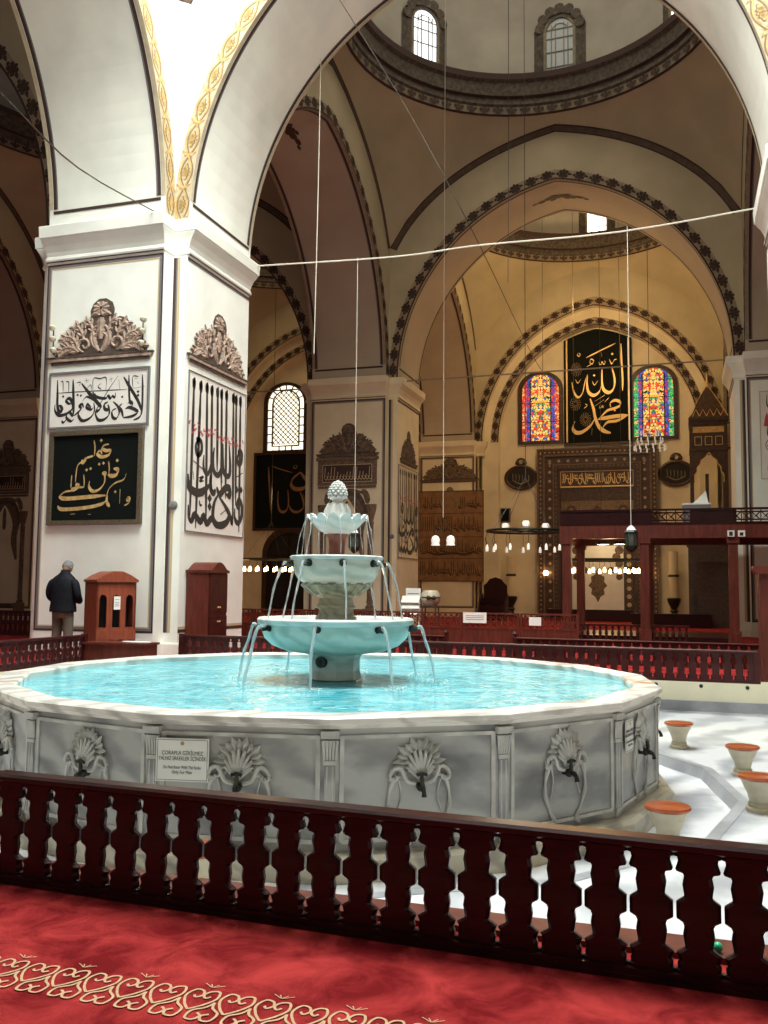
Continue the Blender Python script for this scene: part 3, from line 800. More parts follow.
# ---------------------------------------------------------------- camera and light
f_px, yaw, pit, rol = 920.6, -0.312, 0.0836, 0.0098
cam = bpy.data.cameras.new('camera'); co = bpy.data.objects.new('camera', cam); COL.objects.link(co)
cam.sensor_fit = 'VERTICAL'; cam.sensor_height = 24.0; cam.lens = f_px/1024*24.0; cam.clip_end = 200
fw = Vector((sin(yaw)*cos(pit), cos(yaw)*cos(pit), sin(pit))); rt = Vector((cos(yaw), -sin(yaw), 0)); up = rt.cross(fw)
r2 = rt*cos(rol)+up*sin(rol); u2 = -rt*sin(rol)+up*cos(rol)
co.matrix_world = Matrix(((r2.x, u2.x, -fw.x, 0), (r2.y, u2.y, -fw.y, 0), (r2.z, u2.z, -fw.z, 1.25), (0, 0, 0, 1)))
S.camera = co
S.view_settings.view_transform = 'Standard'; S.view_settings.look = 'None'
S.view_settings.exposure = 0.0; S.view_settings.gamma = 1.0
w = bpy.data.worlds.new('world'); S.world = w; w.use_nodes = True
w.node_tree.nodes['Background'].inputs[0].default_value = (1.0, 0.98, 0.95, 1)
w.node_tree.nodes['Background'].inputs[1].default_value = 0.13
def light(name, kind, loc, power, col=(1, 1, 1), size=1.0, rot=(0, 0, 0), shape='DISK', spread=None):
    l = bpy.data.lights.new(name, kind); l.energy = power; l.color = col
    if kind == 'AREA':
        l.shape = shape; l.size = size
        if spread: l.spread = spread
    elif kind == 'POINT': l.shadow_soft_size = size
    o = bpy.data.objects.new(name, l); COL.objects.link(o); o.location = loc; o.rotation_euler = rot
    return o
fx, fy = bayc(0, 0)
light('skylight', 'AREA', (fx, fy, 18.4), 6300, (0.94, 0.99, 0.96), 9.0)
# daylight through the windows of the domes
light('dome_daylight', 'AREA', (fx, fy+PITCH, 21.5), 380, (1.0, 0.90, 0.70), 7.0)
light('dome_daylight', 'AREA', (fx, fy+2*PITCH, 21.5), 260, (1.0, 0.70, 0.36), 7.0)
for ci in (-1, -2):
    light('dome_daylight', 'AREA', (fx+ci*PITCH, fy+2*PITCH, 21.5), 330, (1.0, 0.72, 0.38), 7.0)
    light('dome_daylight', 'AREA', (fx+ci*PITCH, fy+PITCH, 21.5), 12, (1.0, 0.75, 0.5), 7.0)
# lamps of the lit chandeliers, and added fill lights without a fixture
light('chandelier_and_fill', 'POINT', (-2.75, 35.2, 3.4), 70, (1.0, 0.66, 0.32), 0.5)
light('chandelier_and_fill', 'POINT', (-4.1, 23.6, 4.6), 190, (1.0, 0.84, 0.60), 0.7)  # fill added to brighten the pillar behind the fountain, no lamp hangs here
light('chandelier_and_fill', 'POINT', (-3.6, 36.0, 12.5), 900, (1.0, 0.64, 0.28), 0.6)  # unseen fill added high in the far bay to warm its upper walls
light('chandelier_and_fill', 'POINT', (-16.0, 34.0, 5.0), 200, (1.0, 0.70, 0.36), 0.5)
light('niche_lamp', 'POINT', (-3.2, 41.6, 3.6), 45, (1.0, 0.75, 0.42), 0.15)

# ---------------------------------------------------------------- the pool
pool = empty('marble_pool', (CC[0], CC[1], ZF-0.10), 'sixteen-sided grey marble ablution pool full of turquoise water', 'pool')
def G(R, z): return [(x-CC[0], y-CC[1], z) for x, y in gon(R)]
RW, ZR = 2.99, 0.445-(ZF-0.10)        # wall radius, rim height above the gutter
mb = MB(); mb.use('marblew')
mb.grid([G(RW, 0.14), G(RW, ZR-0.07)], True); mb.grid([G(2.82, ZR-0.07), G(2.82, 0.14)], True)
mb.build('basin_wall', pool)
mb = MB(); mb.use('marbler')
mb.grid([G(2.80, ZR-0.12), G(2.80, ZR-0.015), G(2.815, ZR), G(3.02, ZR), G(3.035, ZR-0.012), G(3.035, ZR-0.045), G(3.01, ZR-0.055), G(3.01, ZR-0.075), G(2.98, ZR-0.08)], True)
mb.build('rim', pool)
mb = MB(); mb.use('marblep'); mb.grid([G(3.12, 0.0), G(3.12, 0.13), G(3.09, 0.155), G(2.97, 0.16)], True); mb.build('plinth', pool)
mb = MB(); mb.use('water')
mb.grid([G(2.81*q+0.001, ZR-0.065) for q in [i/12 for i in range(13)]], True); mb.build('water', pool, smooth=True)
# side panels
side = 2*RW*sin(PI/16); ap = RW*cos(PI/16)
def panel_frame(i):
    a = rad(-1.3)+2*PI*(i+0.5)/16
    return Pl((ap*cos(a), ap*sin(a), 0), (-sin(a), cos(a), 0), (cos(a), sin(a), 0)), a
P0 = Pl((0, 0, 0), (0, 1, 0), (1, 0, 0))
def shell_mesh():
    m = MB(); m.use('relief'); z0 = 0.685
    # fan of pointed leaves around a ribbed shell
    for i in range(15):
        t = rad(-28+i*(236/14)); r = 0.185 if i % 2 == 0 else 0.160; r0 = 0.085
        ct, st_ = cos(t), sin(t)
        def q_(rr_, off, hh): return P0(rr_*ct-off*st_, z0+(rr_*st_+off*ct)*1.0, hh)
        a, b = q_(r0, -0.014, 0.006), q_(r0, 0.014, 0.006); c, d = q_(r0+0.045, -0.026, 0.008), q_(r0+0.045, 0.026, 0.008)
        e, f = q_(r0, 0, 0.032), q_(r0+0.045, 0, 0.040); T_ = q_(r, 0.006, 0.016)
        m.face([a, c, f, e]); m.face([e, f, d, b]); m.face([c, T_, f]); m.face([f, T_, d])
    for k in range(9):
        t = rad(-10+k*25); m.tube([P0(0, z0-0.10, 0.012), P0(0.045*cos(t), z0-0.04+0.05*sin(t), 0.045), P0(0.092*cos(t), z0+0.092*sin(t), 0.028)], [0.006, 0.017, 0.012], 6)
    # volutes and the two long curved stems
    for sg in (-1, 1):
        m.tube([P0(sg*x, z0+z, h) for x, z, h in smoothpath([(0.03, -0.12, 0.03), (0.09, -0.10, 0.035), (0.13, -0.02, 0.035), (0.18, -0.03, 0.03), (0.20, -0.08, 0.025), (0.165, -0.10, 0.02), (0.15, -0.07, 0.02)], 3)], 0.014, 5)
        m.tube([P0(sg*x, z, h) for x, z, h in smoothpath([(0.17, z0-0.08, 0.02), (0.20, z0-0.18, 0.015), (0.20, z0-0.28, 0.014), (0.15, z0-0.40, 0.014), (0.10, z0-0.47, 0.012), (0.14, z0-0.49, 0.01)], 4)], [0.012+0.004*sin(i) for i in range(21)], 5)
        m.tube([P0(sg*x, z, h) for x, z, h in smoothpath([(0.14, z0-0.10, 0.016), (0.12, z0-0.2, 0.012), (0.15, z0-0.3, 0.012)], 3)], 0.006, 4)
    return m
def pil_mesh():
    m = MB(); m.use('marblew')
    m.prism([(x, y) for x, y in [(-0.035, 0), (0.035, 0), (0.035, 0.018), (-0.035, 0.018)]], 0.16, ZR-0.12, lambda x, y, z: P0(x, z, y))
    m.use('relief')
    for z in (0.20, ZR-0.30): m.box(-0.042, 0.042, z, z+0.025, 0, 0.026, P0.T())
    for q in range(5): m.tube([P0(-0.036+q*0.018, ZR-0.27, 0.016), P0(-0.04+q*0.02, ZR-0.20, 0.022), P0(-0.046+q*0.023, ZR-0.145, 0.030)], [0.008, 0.009, 0.013], 5)
    m.box(-0.06, 0.06, ZR-0.135, ZR-0.09, 0, 0.045, P0.T())
    for x in (-0.018, 0.018): m.tube([P0(x, 0.24, 0.017), P0(x, ZR-0.31, 0.017)], 0.006, 4)
    return m
def frame_mesh():
    m = MB(); m.use('relief'); w2 = side/2-0.075
    for x in (-w2, w2): m.box(x-0.014, x+0.014, 0.22, ZR-0.12, 0, 0.012, P0.T())
    for z in (0.22, ZR-0.13): m.box(-w2, w2, z-0.012, z+0.012, 0, 0.0125, P0.T())
    return m
def tap_mesh():
    m = MB(); m.use('bronze'); z = 0.545
    m.tube([P0(0, z, 0), P0(0, z, 0.10)], [0.022, 0.018], 8)
    m.ball(tuple(P0(0, z, 0.05)), 0.03, 6)
    m.tube([P0(0, z, 0.07), P0(0, z+0.05, 0.07), P0(0, z+0.085, 0.07)], [0.012, 0.016, 0.010], 6)
    m.tube([P0(-0.035, z+0.08, 0.07), P0(0, z+0.09, 0.07), P0(0.035, z+0.08, 0.07)], 0.011, 6)
    m.tube([P0(0, z, 0.08), P0(0.0, z-0.006, 0.105), P0(0.0, z-0.025, 0.118), P0(0, z-0.048, 0.12)], [0.016, 0.016, 0.014, 0.018], 7)
    return m
sh = tp = pl = fm = None
for i in range(16):
    Pn, a = panel_frame(i)
    loc = (ap*cos(a), ap*sin(a), 0)
    for kind, fn in (('sh', shell_mesh), ('tp', tap_mesh), ('fm', frame_mesh)):
        nm = {'sh': 'carved_shell', 'tp': 'tap', 'fm': 'panel_moulding'}[kind]
        prev = {'sh': sh, 'tp': tp, 'fm': fm}[kind]
        if prev is None:
            o = fn().build(nm, pool, smooth=(kind != 'fm'))
            if kind == 'sh': sh = o
            elif kind == 'tp': tp = o
            else: fm = o
        else: o = prev.copy(); COL.objects.link(o); o.parent = pool
        o.location = loc; o.rotation_euler = (0, 0, a)
    a2 = rad(-1.3)+2*PI*i/16
    if pl is None: o = pl = pil_mesh().build('pilaster', pool)
    else: o = pl.copy(); COL.objects.link(o); o.parent = pool
    o.location = ((RW-0.015)*cos(a2), (RW-0.015)*sin(a2), 0); o.rotation_euler = (0, 0, a2)

def text(body, size, P, x, y, key, align='CENTER', parent=None, name='lettering', h=0.004, ext=0.001, sx=1.0):
    c = bpy.data.curves.new(name, 'FONT'); c.body = body; c.size = size; c.align_x = align; c.extrude = ext
    o = bpy.data.objects.new(name, c); bpy.context.scene.collection.objects.link(o)
    bpy.context.view_layer.update()
    me = bpy.data.meshes.new_from_object(o.evaluated_get(bpy.context.evaluated_depsgraph_get()))
    bpy.data.objects.remove(o)
    me.materials.clear(); me.materials.append(M[key])
    for v in me.vertices: v.co = P(x+v.co.x*sx, y+v.co.y, h+v.co.z)
    t = bpy.data.objects.new(name, me); COL.objects.link(t)
    if parent: t.parent = parent
    return t
def pool_sign(i, xoff, w, hgt, zc, label):
    Pn, a = panel_frame(i)
    o = Pn.o+Vector((CC[0], CC[1], ZF-0.10)); P = Pl(o+Vector((0, 0, zc))+Pn.ex*xoff, Pn.ex, Pn.n)
    # ex runs anticlockwise seen from above, so it points to the reader's right
    root = empty('notice_plate', tuple(P(0, 0, 0)), label, 'sign')
    Q = Pl((0, 0, 0), Pn.ex, Pn.n)
    m = MB(); m.use('plastic'); r = 0.015
    m.prism([(-w/2, -hgt/2), (w/2, -hgt/2), (w/2, hgt/2), (-w/2, hgt/2)], 0.028, 0.036, Q.T())
    m.build('plate', root)
    m = MB(); m.use('signtext'); rectstrip(m, Q, -w/2+0.008, w/2-0.008, -hgt/2+0.008, hgt/2-0.008, 0.003, 0.0375)
    m.use('gold'); disc(m, Q, 0, hgt/2-0.03, 0.013, h=0.039); m.build('border', root)
    for s, yy, z in (('ÇORAPLA GİRİLMEZ', 0.028, 0.030), ('YALNIZ ERKEKLER İÇİNDİR', -0.002, 0.030), ('Do Not Enter With The Socks', -0.048, 0.024), ('Only For Men', -0.075, 0.024)):
        text(s, z*hgt/0.235, Q, 0, yy*hgt/0.235, 'signtext', parent=root, name='lettering', h=0.038, ext=0.0005, sx=0.72 if len(s) > 20 else 0.85)
    return root
pool_sign(12, -0.37, 0.35, 0.27, 0.70, 'white notice plate with dark lettering on the pool side facing us')
pool_sign(15, -0.38, 0.20, 0.235, 0.72, 'white notice plate on the pool side turned toward the stools')

# ---------------------------------------------------------------- the fountain
FC = (-3.18, 8.38)
fnt = empty('tiered_fountain', (FC[0], FC[1], 0.30), 'three-tiered pale marble fountain with pine cone top standing in the pool', 'fountain')
def Lz(prof): return [(r, z-0.30) for r, z in prof]
mb = MB(); mb.use('moss'); mb.lathe(Lz([(0.285, 0.28), (0.285, 0.37), (0.26, 0.385), (0.25, 0.39)]), 8, ph=PI/8)
mb.use('fount'); mb.lathe(Lz([(0.25, 0.38), (0.245, 0.44), (0.235, 0.47), (0.235, 0.58), (0.27, 0.64), (0.30, 0.66)]), 8, ph=PI/8)
ped = mb.build('pedestal', fnt)
mb = MB(); mb.use('bronze'); a0 = rad(-103)
mb.tube([(0.20*cos(a0), 0.20*sin(a0), 0.26), (0.26*cos(a0), 0.26*sin(a0), 0.26)], 0.055, 10); mb.use('black')
mb.tube([(0.25*cos(a0), 0.25*sin(a0), 0.26), (0.264*cos(a0), 0.264*sin(a0), 0.26)], 0.03, 8); mb.build('outlet', ped)
mb = MB(); mb.use('fount')
mb.lathe(Lz([(0.22, 0.62), (0.30, 0.63), (0.48, 0.66), (0.61, 0.71), (0.685, 0.78), (0.715, 0.86), (0.725, 0.91)]), 48)
lb = mb.build('lower_bowl', fnt, smooth=True)
mb = MB(); mb.use('fountw')
mb.lathe(Lz([(0.725, 0.905), (0.75, 0.915), (0.755, 0.955), (0.74, 0.972), (0.68, 0.972), (0.66, 0.95), (0.63, 0.86), (0.02, 0.84)]), 48, cap=False); mb.build('bowl_lip', lb, smooth=True)
mb = MB(); mb.use('fountg')
mb.lathe(Lz([(0.20, 0.83), (0.20, 0.98), (0.175, 1.00), (0.165, 1.05), (0.19, 1.07), (0.19, 1.09), (0.17, 1.11), (0.165, 1.16), (0.20, 1.19), (0.23, 1.22), (0.28, 1.27)]), 24)
mb.build('stem', fnt, smooth=True)
mb = MB(); mb.use('fountg'); mb.lathe(Lz([(0.22, 1.21), (0.27, 1.24), (0.31, 1.28), (0.31, 1.30)]), 36)
for i in range(14):      # carved gadroons under the middle bowl
    a = 2*PI*i/14; mb.tube([(0.21*cos(a), 0.21*sin(a), 0.90), (0.26*cos(a), 0.26*sin(a), 0.95), (0.32*cos(a), 0.32*sin(a), 1.01)], [0.03, 0.04, 0.045], 6)
mb.use('fount'); mb.lathe(Lz([(0.30, 1.29), (0.365, 1.33), (0.405, 1.39), (0.42, 1.46), (0.43, 1.53)]), 40)
mbw = mb.build('middle_bowl', fnt, smooth=True)
mb = MB(); mb.use('fountw'); mb.lathe(Lz([(0.43, 1.525), (0.45, 1.53), (0.455, 1.555), (0.44, 1.565), (0.40, 1.56), (0.36, 1.48), (0.02, 1.46)]), 40, cap=False); mb.build('bowl_lip', mbw, smooth=True)
mb = MB(); mb.use('fountrb'); mb.lathe(Lz([(0.12, 1.45), (0.11, 1.50), (0.08, 1.54), (0.075, 1.62), (0.085, 1.74), (0.12, 1.80)]), 20); mb.build('neck', fnt, smooth=True)
mb = MB(); mb.use('fountw'); NS = 14
rows = []
for r, z, am in ((0.11, 1.78, 0), (0.17, 1.81, 0.0), (0.22, 1.855, 0.015), (0.25, 1.89, 0.045), (0.27, 1.91, 0.065), (0.245, 1.915, 0.06), (0.20, 1.89, 0.02), (0.05, 1.88, 0)):
    rows.append([((r+am*0.5*abs(cos(NS*t/2)))*cos(t), (r+am*0.5*abs(cos(NS*t/2)))*sin(t), z-0.30+am*(abs(cos(NS*t/2)))*0.9) for t in [2*PI*i/112 for i in range(112)]])
mb.grid(rows, True); mb.build('scalloped_bowl', fnt, smooth=True)
mb = MB(); mb.use('fountw'); mb.lathe(Lz([(0.105, 1.88), (0.11, 1.95), (0.10, 2.03), (0.085, 2.075), (0.055, 2.09), (0.05, 2.11), (0.07, 2.13)]), 20)
for i in range(8):
    a = 2*PI*i/8; mb.tube([(0.115*cos(a), 0.115*sin(a), 1.62), (0.11*cos(a), 0.11*sin(a), 1.70), (0.085*cos(a), 0.085*sin(a), 1.77)], [0.03, 0.032, 0.02], 6)
mb.build('bulb', fnt, smooth=True)
mb = MB(); mb.use('fountw')
prof = [(0.05, 2.105), (0.08, 2.13), (0.085, 2.17), (0.075, 2.22), (0.05, 2.27), (0.02, 2.30), (0.005, 2.305)]
mb.lathe(Lz(prof), 20)
for L_, (z, r) in enumerate([(2.14, 0.08), (2.165, 0.083), (2.19, 0.081), (2.215, 0.075), (2.24, 0.065), (2.262, 0.052), (2.282, 0.036)]):
    for i in range(11):
        a = 2*PI*(i+0.5*(L_ % 2))/11; mb.ball((r*cos(a), r*sin(a), z-0.30), 0.021*(0.55+r*5.5), 4, 0.7)
mb.build('pine_cone', fnt, smooth=True)
def jet(r0, z0, r1, z1, a, w0, w1, parent, name='water_jet', kx=1.0):
    m = MB(); m.use('jet'); pts = []; n = 12
    for i in range(n+1):
        t = i/n; r = r0+(r1-r0)*t; z = z0+(z1-z0)*(t**1.9) + 0.04*sin(PI*min(1, t*2.2))*kx*(1-t)
        j = 0.004*sin(9*t+a*5); pts.append((r*cos(a)+j, r*sin(a)+j, z-0.30))
    m.tube(pts, [w0+(w1-w0)*(i/n)+0.002*sin(i*2.1+a) for i in range(n+1)], 6)
    return m.build(name, parent, smooth=True)
def spout(r0, r1, z, a, parent):
    m = MB(); m.use('bronze')
    m.tube([(r0*cos(a), r0*sin(a), z-0.30), ((r0+0.03)*cos(a), (r0+0.03)*sin(a), z-0.30), ((r0+0.032)*cos(a), (r0+0.032)*sin(a), z-0.30), (r1*cos(a), r1*sin(a), z-0.31)], [0.038, 0.036, 0.026, 0.024], 8)
    m.build('spout', parent, smooth=True)
view = -PI/2-0.36      # direction from the fountain to the visitor at the rail
for k in range(8):
    a = -PI/2+0.35+rad(-12.5+45*k)
    spout(0.70, 0.80, 0.885, a, lb); jet(0.795, 0.885, 0.97, 0.37, a, 0.019, 0.012, fnt)
for k in range(8):
    a = -PI/2+0.36+rad(8+45*k)
    spout(0.41, 0.485, 1.49, a, mbw); jet(0.48, 1.485, 0.66, 0.96, a, 0.016, 0.008, fnt)
for k in range(14):
    a = 2*PI*(k+0.5)/14
    jet(0.285, 1.95, 0.40 if k % 2 else 0.36, 1.54, a, 0.006, 0.003, fnt, 'water_trickle', 0.3)
# ring-shaped splashes
mb = MB(); mb.use('fountw')
for k in range(8):
    a = -PI/2+0.35+rad(-12.5+45*k); c = (0.98*cos(a), 0.98*sin(a))
    for q in range(26):
        t = random.random()*2*PI; r = random.random()**0.5*0.13
        mb.ball((c[0]+r*cos(t), c[1]+r*sin(t), 0.079+random.random()*0.02), 0.006+0.006*random.random(), 4, 0.5)
sp = mb.build('splash', fnt); sp['kind'] = 'stuff'

# ---------------------------------------------------------------- railings
BAL = [(0.0, 0.0773), (0.012, 0.0773), (0.016, 0.069), (0.030, 0.071), (0.044, 0.065), (0.058, 0.070), (0.066, 0.0745), (0.074, 0.060), (0.082, 0.047), (0.088, 0.045), (0.125, 0.0515), (0.152, 0.047), (0.163, 0.052), (0.173, 0.070), (0.176, 0.0725), (0.226, 0.0725), (0.231, 0.066), (0.244, 0.047), (0.252, 0.046), (0.285, 0.0515), (0.312, 0.046), (0.321, 0.050), (0.326, 0.070), (0.333, 0.0735), (0.345, 0.069), (0.360, 0.0645), (0.371, 0.067), (0.375, 0.0773), (0.40, 0.0773)]
def baluster_mesh(hs=1.0, ws=1.0, key='woodd', steps=BAL):
    m = MB(); m.use(key)
    n = len(steps)
    L = [(-w_*ws, z*hs) for z, w_ in steps]; R = [(w_*ws, z*hs) for z, w_ in steps]
    for y0, y1, sc in ((-0.020, 0.020, 1),):
        rows = []
        for (z, w_) in steps:
            ww = w_*ws; b = min(0.012, ww*0.3)
            rows.append([(-ww+b, y0, z*hs), (ww-b, y0, z*hs), (ww, y0+b, z*hs), (ww, y1-b, z*hs), (ww-b, y1, z*hs), (-ww+b, y1, z*hs), (-ww, y1-b, z*hs), (-ww, y0+b, z*hs)])
        m.grid(rows, True)
    return m
BME = {}
def railing(name, p0, p1, height, label, group, pitch=0.15, key='woodd', post=True, ends=(True, True), minor=False, z0=0.0, knob=False, handw=0.045):
    d = Vector((p1[0]-p0[0], p1[1]-p0[1], 0)); L = d.length; a = math.atan2(d.y, d.x)
    root = empty(name, (p0[0], p0[1], z0), label, 'railing', group, a)
    m = MB(); m.use(key); y = handw
    prof = [(-y, height-0.028), (-y*1.05, height-0.01), (-y*0.8, height), (y*0.8, height), (y*1.05, height-0.01), (y, height-0.028), (y*0.62, height-0.038), (-y*0.62, height-0.038)]
    m.prism(prof, 0, L, lambda yy, z, x: (x, yy, z)); m.build('handrail', root)
    m = MB(); m.use(key); m.box(0, L, -0.035, 0.035, 0.0, 0.035); m.box(0, L, -0.045, 0.045, 0.0, 0.015); m.build('base_rail', root)
    ck = (key, round(height, 2), round(pitch, 3))
    if ck not in BME:
        b = baluster_mesh((height-0.06)/0.40, pitch/0.1546, key); o = b.build('baluster'); BME[ck] = o.data
        bpy.data.objects.remove(o)
    n = max(1, int(L/pitch)); st = L/n
    for i in range(n):
        o = bpy.data.objects.new('baluster', BME[ck]); COL.objects.link(o); o.parent = root
        o.location = ((i+0.5)*st, 0, 0.032)
    for e, x in zip(ends, (0, L)):
        if e:
            m = MB(); m.use(key); m.box(x-0.04, x+0.04, -0.04, 0.04, 0, height+0.015)
            if knob: m.lathe([(0.02, 0), (0.045, 0.02), (0.05, 0.05), (0.03, 0.085), (0.012, 0.10), (0.004, 0.13)], 10, (x, 0, height+0.012))
            m.build('post', root)
    return root
# the rail nearest to the visitor
near = railing('railing', (-2.816, 3.357), (1.134, 3.168), 0.45, 'dark mahogany railing in front of the red carpet, nearest one', 'railings around the court', pitch=0.1462, ends=(False, False), key='woodd')
m = MB(); m.use('woodd')
m.tube([(-2.745+3.33*0, 0, 0)]*2, 0.0001, 3) if False else None
nb = railing('railing', (-3.99, 3.41), (-2.835, 3.358), 0.445, 'dark railing piece at the far left end of the nearest railing', 'railings around the court', key='woodd', ends=(False, False))
railing('railing', (-9.45, 8.6), (-9.45, 13.15), 0.45, 'dark railing left of the pool in front of the standing man', 'railings around the court', key='woodrail', ends=(True, True))
railing('railing', (-8.08, 13.95), (-4.1, 13.95), 0.45, 'dark railing behind the fountain below the tall wardrobe', 'railings around the court', key='woodrail', ends=(True, False))
railing('railing', (-4.1, 13.95), (0.98, 13.78), 0.45, 'dark railing on the cream curb behind the right half of the pool', 'railings around the court', key='woodrail', ends=(False, True))
railing('railing', (-7.0, 16.4), (-4.08, 16.4), 0.42, 'low dark railing ending in a knobbed post behind the fountain', 'railings of the prayer hall', key='woodrail', ends=(False, True), knob=True)
railing('railing', (-2.82, 16.4), (1.5, 16.25), 0.42, 'low dark railing starting at a knobbed post right of the white notice', 'railings of the prayer hall', key='woodrail', ends=(True, False), knob=True)
railing('railing', (-13.5, 18.1), (-9.9, 18.1), 0.42, 'dark railing behind the pillar base, beside the wardrobe', 'railings of the prayer hall', key='woodrail', ends=(True, False)) if False else None
railing('railing', (-17.5, 19.5), (-13.6, 19.5), 0.62, 'dark railing at the far left edge behind the standing man', 'railings of the prayer hall', key='woodrail', ends=(False, True))
o = MB(); o.use('green'); o.ball((0, 0, 0), 0.017, 8); b = o.build('ball', smooth=True); b.location = (0.10, 3.47, 0.037)
tag(b, 'tiny green ball lying behind the foot of the nearest railing', 'ball')

# ---------------------------------------------------------------- stools
def make_stool():
    r = empty('ablution_stool')
    m = MB(); m.use('stoolw'); m.lathe([(0.095, 0), (0.10, 0.03), (0.075, 0.045), (0.085, 0.06), (0.07, 0.08), (0.085, 0.14), (0.115, 0.20), (0.135, 0.255)], 24); m.build('pedestal', r, smooth=True)
    m = MB(); m.use('seat'); m.lathe([(0.13, 0.245), (0.148, 0.252), (0.155, 0.265), (0.148, 0.278), (0.125, 0.284), (0.01, 0.285)], 28); m.build('seat', r, smooth=True)
    return r
st0 = make_stool(); used = False
SL = [(-0.11, 6.58, 'stone stool with orange seat standing closest to the nearest railing, beside the pool corner'),
      (-0.05, 10.74, 'orange-topped stone stool partly hidden by the edge of the pool'),
      (0.52, 9.35, 'orange-topped stone stool farther out on the marble floor, behind another stool'),
      (0.55, 7.90, 'orange-topped stone stool at the right edge of the photo'),
      (-2.53, 4.66, 'stone stool seen only through the nearest railing'),
      (-4.6, 4.55, 'stone stool hidden behind the left part of the nearest railing'),
      (-1.35, 4.62, 'stone stool behind the nearest railing, before the pool front')]
for x, y, lb_ in SL:
    if abs(x+4.6) < 1e-6 or abs(x+1.35) < 1e-6: continue
    o = copy_tree(st0) if used else st0; used = True
    o.location = (x, y, ZF); tag(o, lb_, 'stool', 'ablution stools around the pool')

# ---------------------------------------------------------------- painted crests and writing
LEAF = [([(0.02, 0.16), (0.20, 0.10), (0.30, 0.22), (0.22, 0.30), (0.15, 0.24)], 0.085), ([(0.20, 0.08), (0.42, 0.10), (0.60, 0.22), (0.72, 0.20)], 0.11), ([(0.35, 0.08), (0.60, 0.08), (0.82, 0.16), (0.93, 0.10)], 0.10),
        ([(0.20, 0.20), (0.32, 0.42), (0.40, 0.58), (0.50, 0.60)], 0.12), ([(0.30, 0.16), (0.50, 0.36), (0.62, 0.44), (0.72, 0.40)], 0.11), ([(0.10, 0.20), (0.16, 0.45), (0.20, 0.62), (0.12, 0.72)], 0.11),
        ([(0.40, 0.12), (0.62, 0.28), (0.78, 0.30), (0.84, 0.24)], 0.08)]
def crest(P, w, h, name='painted_crest', light='crest', dark='crestd', label='', group=None, kind=0):
    m = MB(); hw = w/2
    Q = lambda x, y, hh: P(x*hw, y*h, hh)
    m.use(dark)
    sil = [(-1.0, 0.0), (1.0, 0.0), (1.02, 0.10), (0.92, 0.22), (0.82, 0.36), (0.66, 0.46), (0.56, 0.62), (0.40, 0.66), (0.27, 0.62), (0.29, 0.80), (0.24, 0.92), (0.10, 1.0), (-0.06, 1.0), (-0.18, 0.92), (-0.24, 0.80), (-0.22, 0.64), (-0.36, 0.64), (-0.50, 0.58), (-0.62, 0.44), (-0.78, 0.34), (-0.90, 0.18)]
    cen = (0.0, 0.3)
    for a, b in zip(sil, sil[1:]+sil[:1]): m.face([Q(*cen, 0.006), Q(*a, 0.006), Q(*b, 0.006)])
    m.use(light)
    def leaf(pts, wd, sg):
        q = smoothpath([(sg*x, y) for x, y in pts], 5); n = len(q); rows = [[], [], []]
        for i, p in enumerate(q):
            a = q[max(i-1, 0)]; b = q[min(i+1, n-1)]; dx, dy = b[0]-a[0], (b[1]-a[1])*h/hw
            l = math.hypot(dx, dy) or 1; dx /= l; dy /= l
            t = i/(n-1); ww = wd*(0.35+0.9*sin(PI*min(1, t*0.85+0.12)))*(1+0.18*sin(i*2.2))/2
            rows[0].append(Q(p[0]-dy*ww, p[1]+dx*ww*hw/h, 0.010)); rows[1].append(Q(p[0], p[1], 0.034)); rows[2].append(Q(p[0]+dy*ww, p[1]-dx*ww*hw/h, 0.010))
        m.grid(rows)
    asp = h/hw
    def acanthus(pts, wd, sg, n_=6):
        q = smoothpath([(x, y) for x, y in pts], 6); leaf(pts, wd*0.55, sg); K = len(q)
        for i in range(1, n_+1):
            k_ = min(K-2, int(i*K/(n_+1.0))); a, b = q[k_], q[k_+1]; dx, dy = b[0]-a[0], (b[1]-a[1])*asp; l = math.hypot(dx, dy) or 1; dx /= l; dy /= l
            L_ = wd*(0.95-0.35*abs(i/n_-0.45))
            for sd in (-1, 1):
                ex_, ey_ = dx*0.6-sd*dy*0.8, dy*0.6+sd*dx*0.8
                leaf([(a[0]+ex_*L_*0.15, a[1]+ey_*L_*0.15/asp), (a[0]+ex_*L_*0.6, a[1]+ey_*L_*0.6/asp), (a[0]+(ex_+dx*0.25)*L_, a[1]+(ey_+dy*0.25)*L_/asp)], wd*0.40, sg)
    for sg in (-1, 1):
        leaf([(0.36, 0.06), (0.48, 0.14), (0.44, 0.27), (0.31, 0.28), (0.25, 0.19), (0.33, 0.13), (0.38, 0.19)], 0.055, sg)      # scroll
        leaf([(0.04, 0.10), (0.14, 0.16), (0.20, 0.30), (0.16, 0.46), (0.08, 0.50)], 0.07, sg)
        acanthus([(0.46, 0.07), (0.62, 0.16), (0.80, 0.15), (0.94, 0.06)], 0.17, sg)
        acanthus([(0.48, 0.18), (0.60, 0.32), (0.74, 0.36), (0.84, 0.28)], 0.15, sg, 5)
        acanthus([(0.36, 0.28), (0.42, 0.44), (0.52, 0.54), (0.62, 0.48)], 0.14, sg, 4)
        acanthus([(0.14, 0.34), (0.20, 0.52), (0.30, 0.62), (0.38, 0.56)], 0.12, sg, 4)
    for i in range(9):        # seeded head
        t = 2*PI*i/9; leaf([(0.02*cos(t), 0.83+0.03*sin(t)), (0.10*cos(t), 0.83+0.075*sin(t)), (0.18*cos(t), 0.83+0.12*sin(t))], 0.10, 1)
    leaf([(0, 0.66), (0, 0.55), (0, 0.40), (0, 0.28)], 0.16, 1)
    for sg in (-1, 1): leaf([(0.02, 0.06), (0.10, 0.16), (0.14, 0.32), (0.06, 0.38)], 0.09, sg)
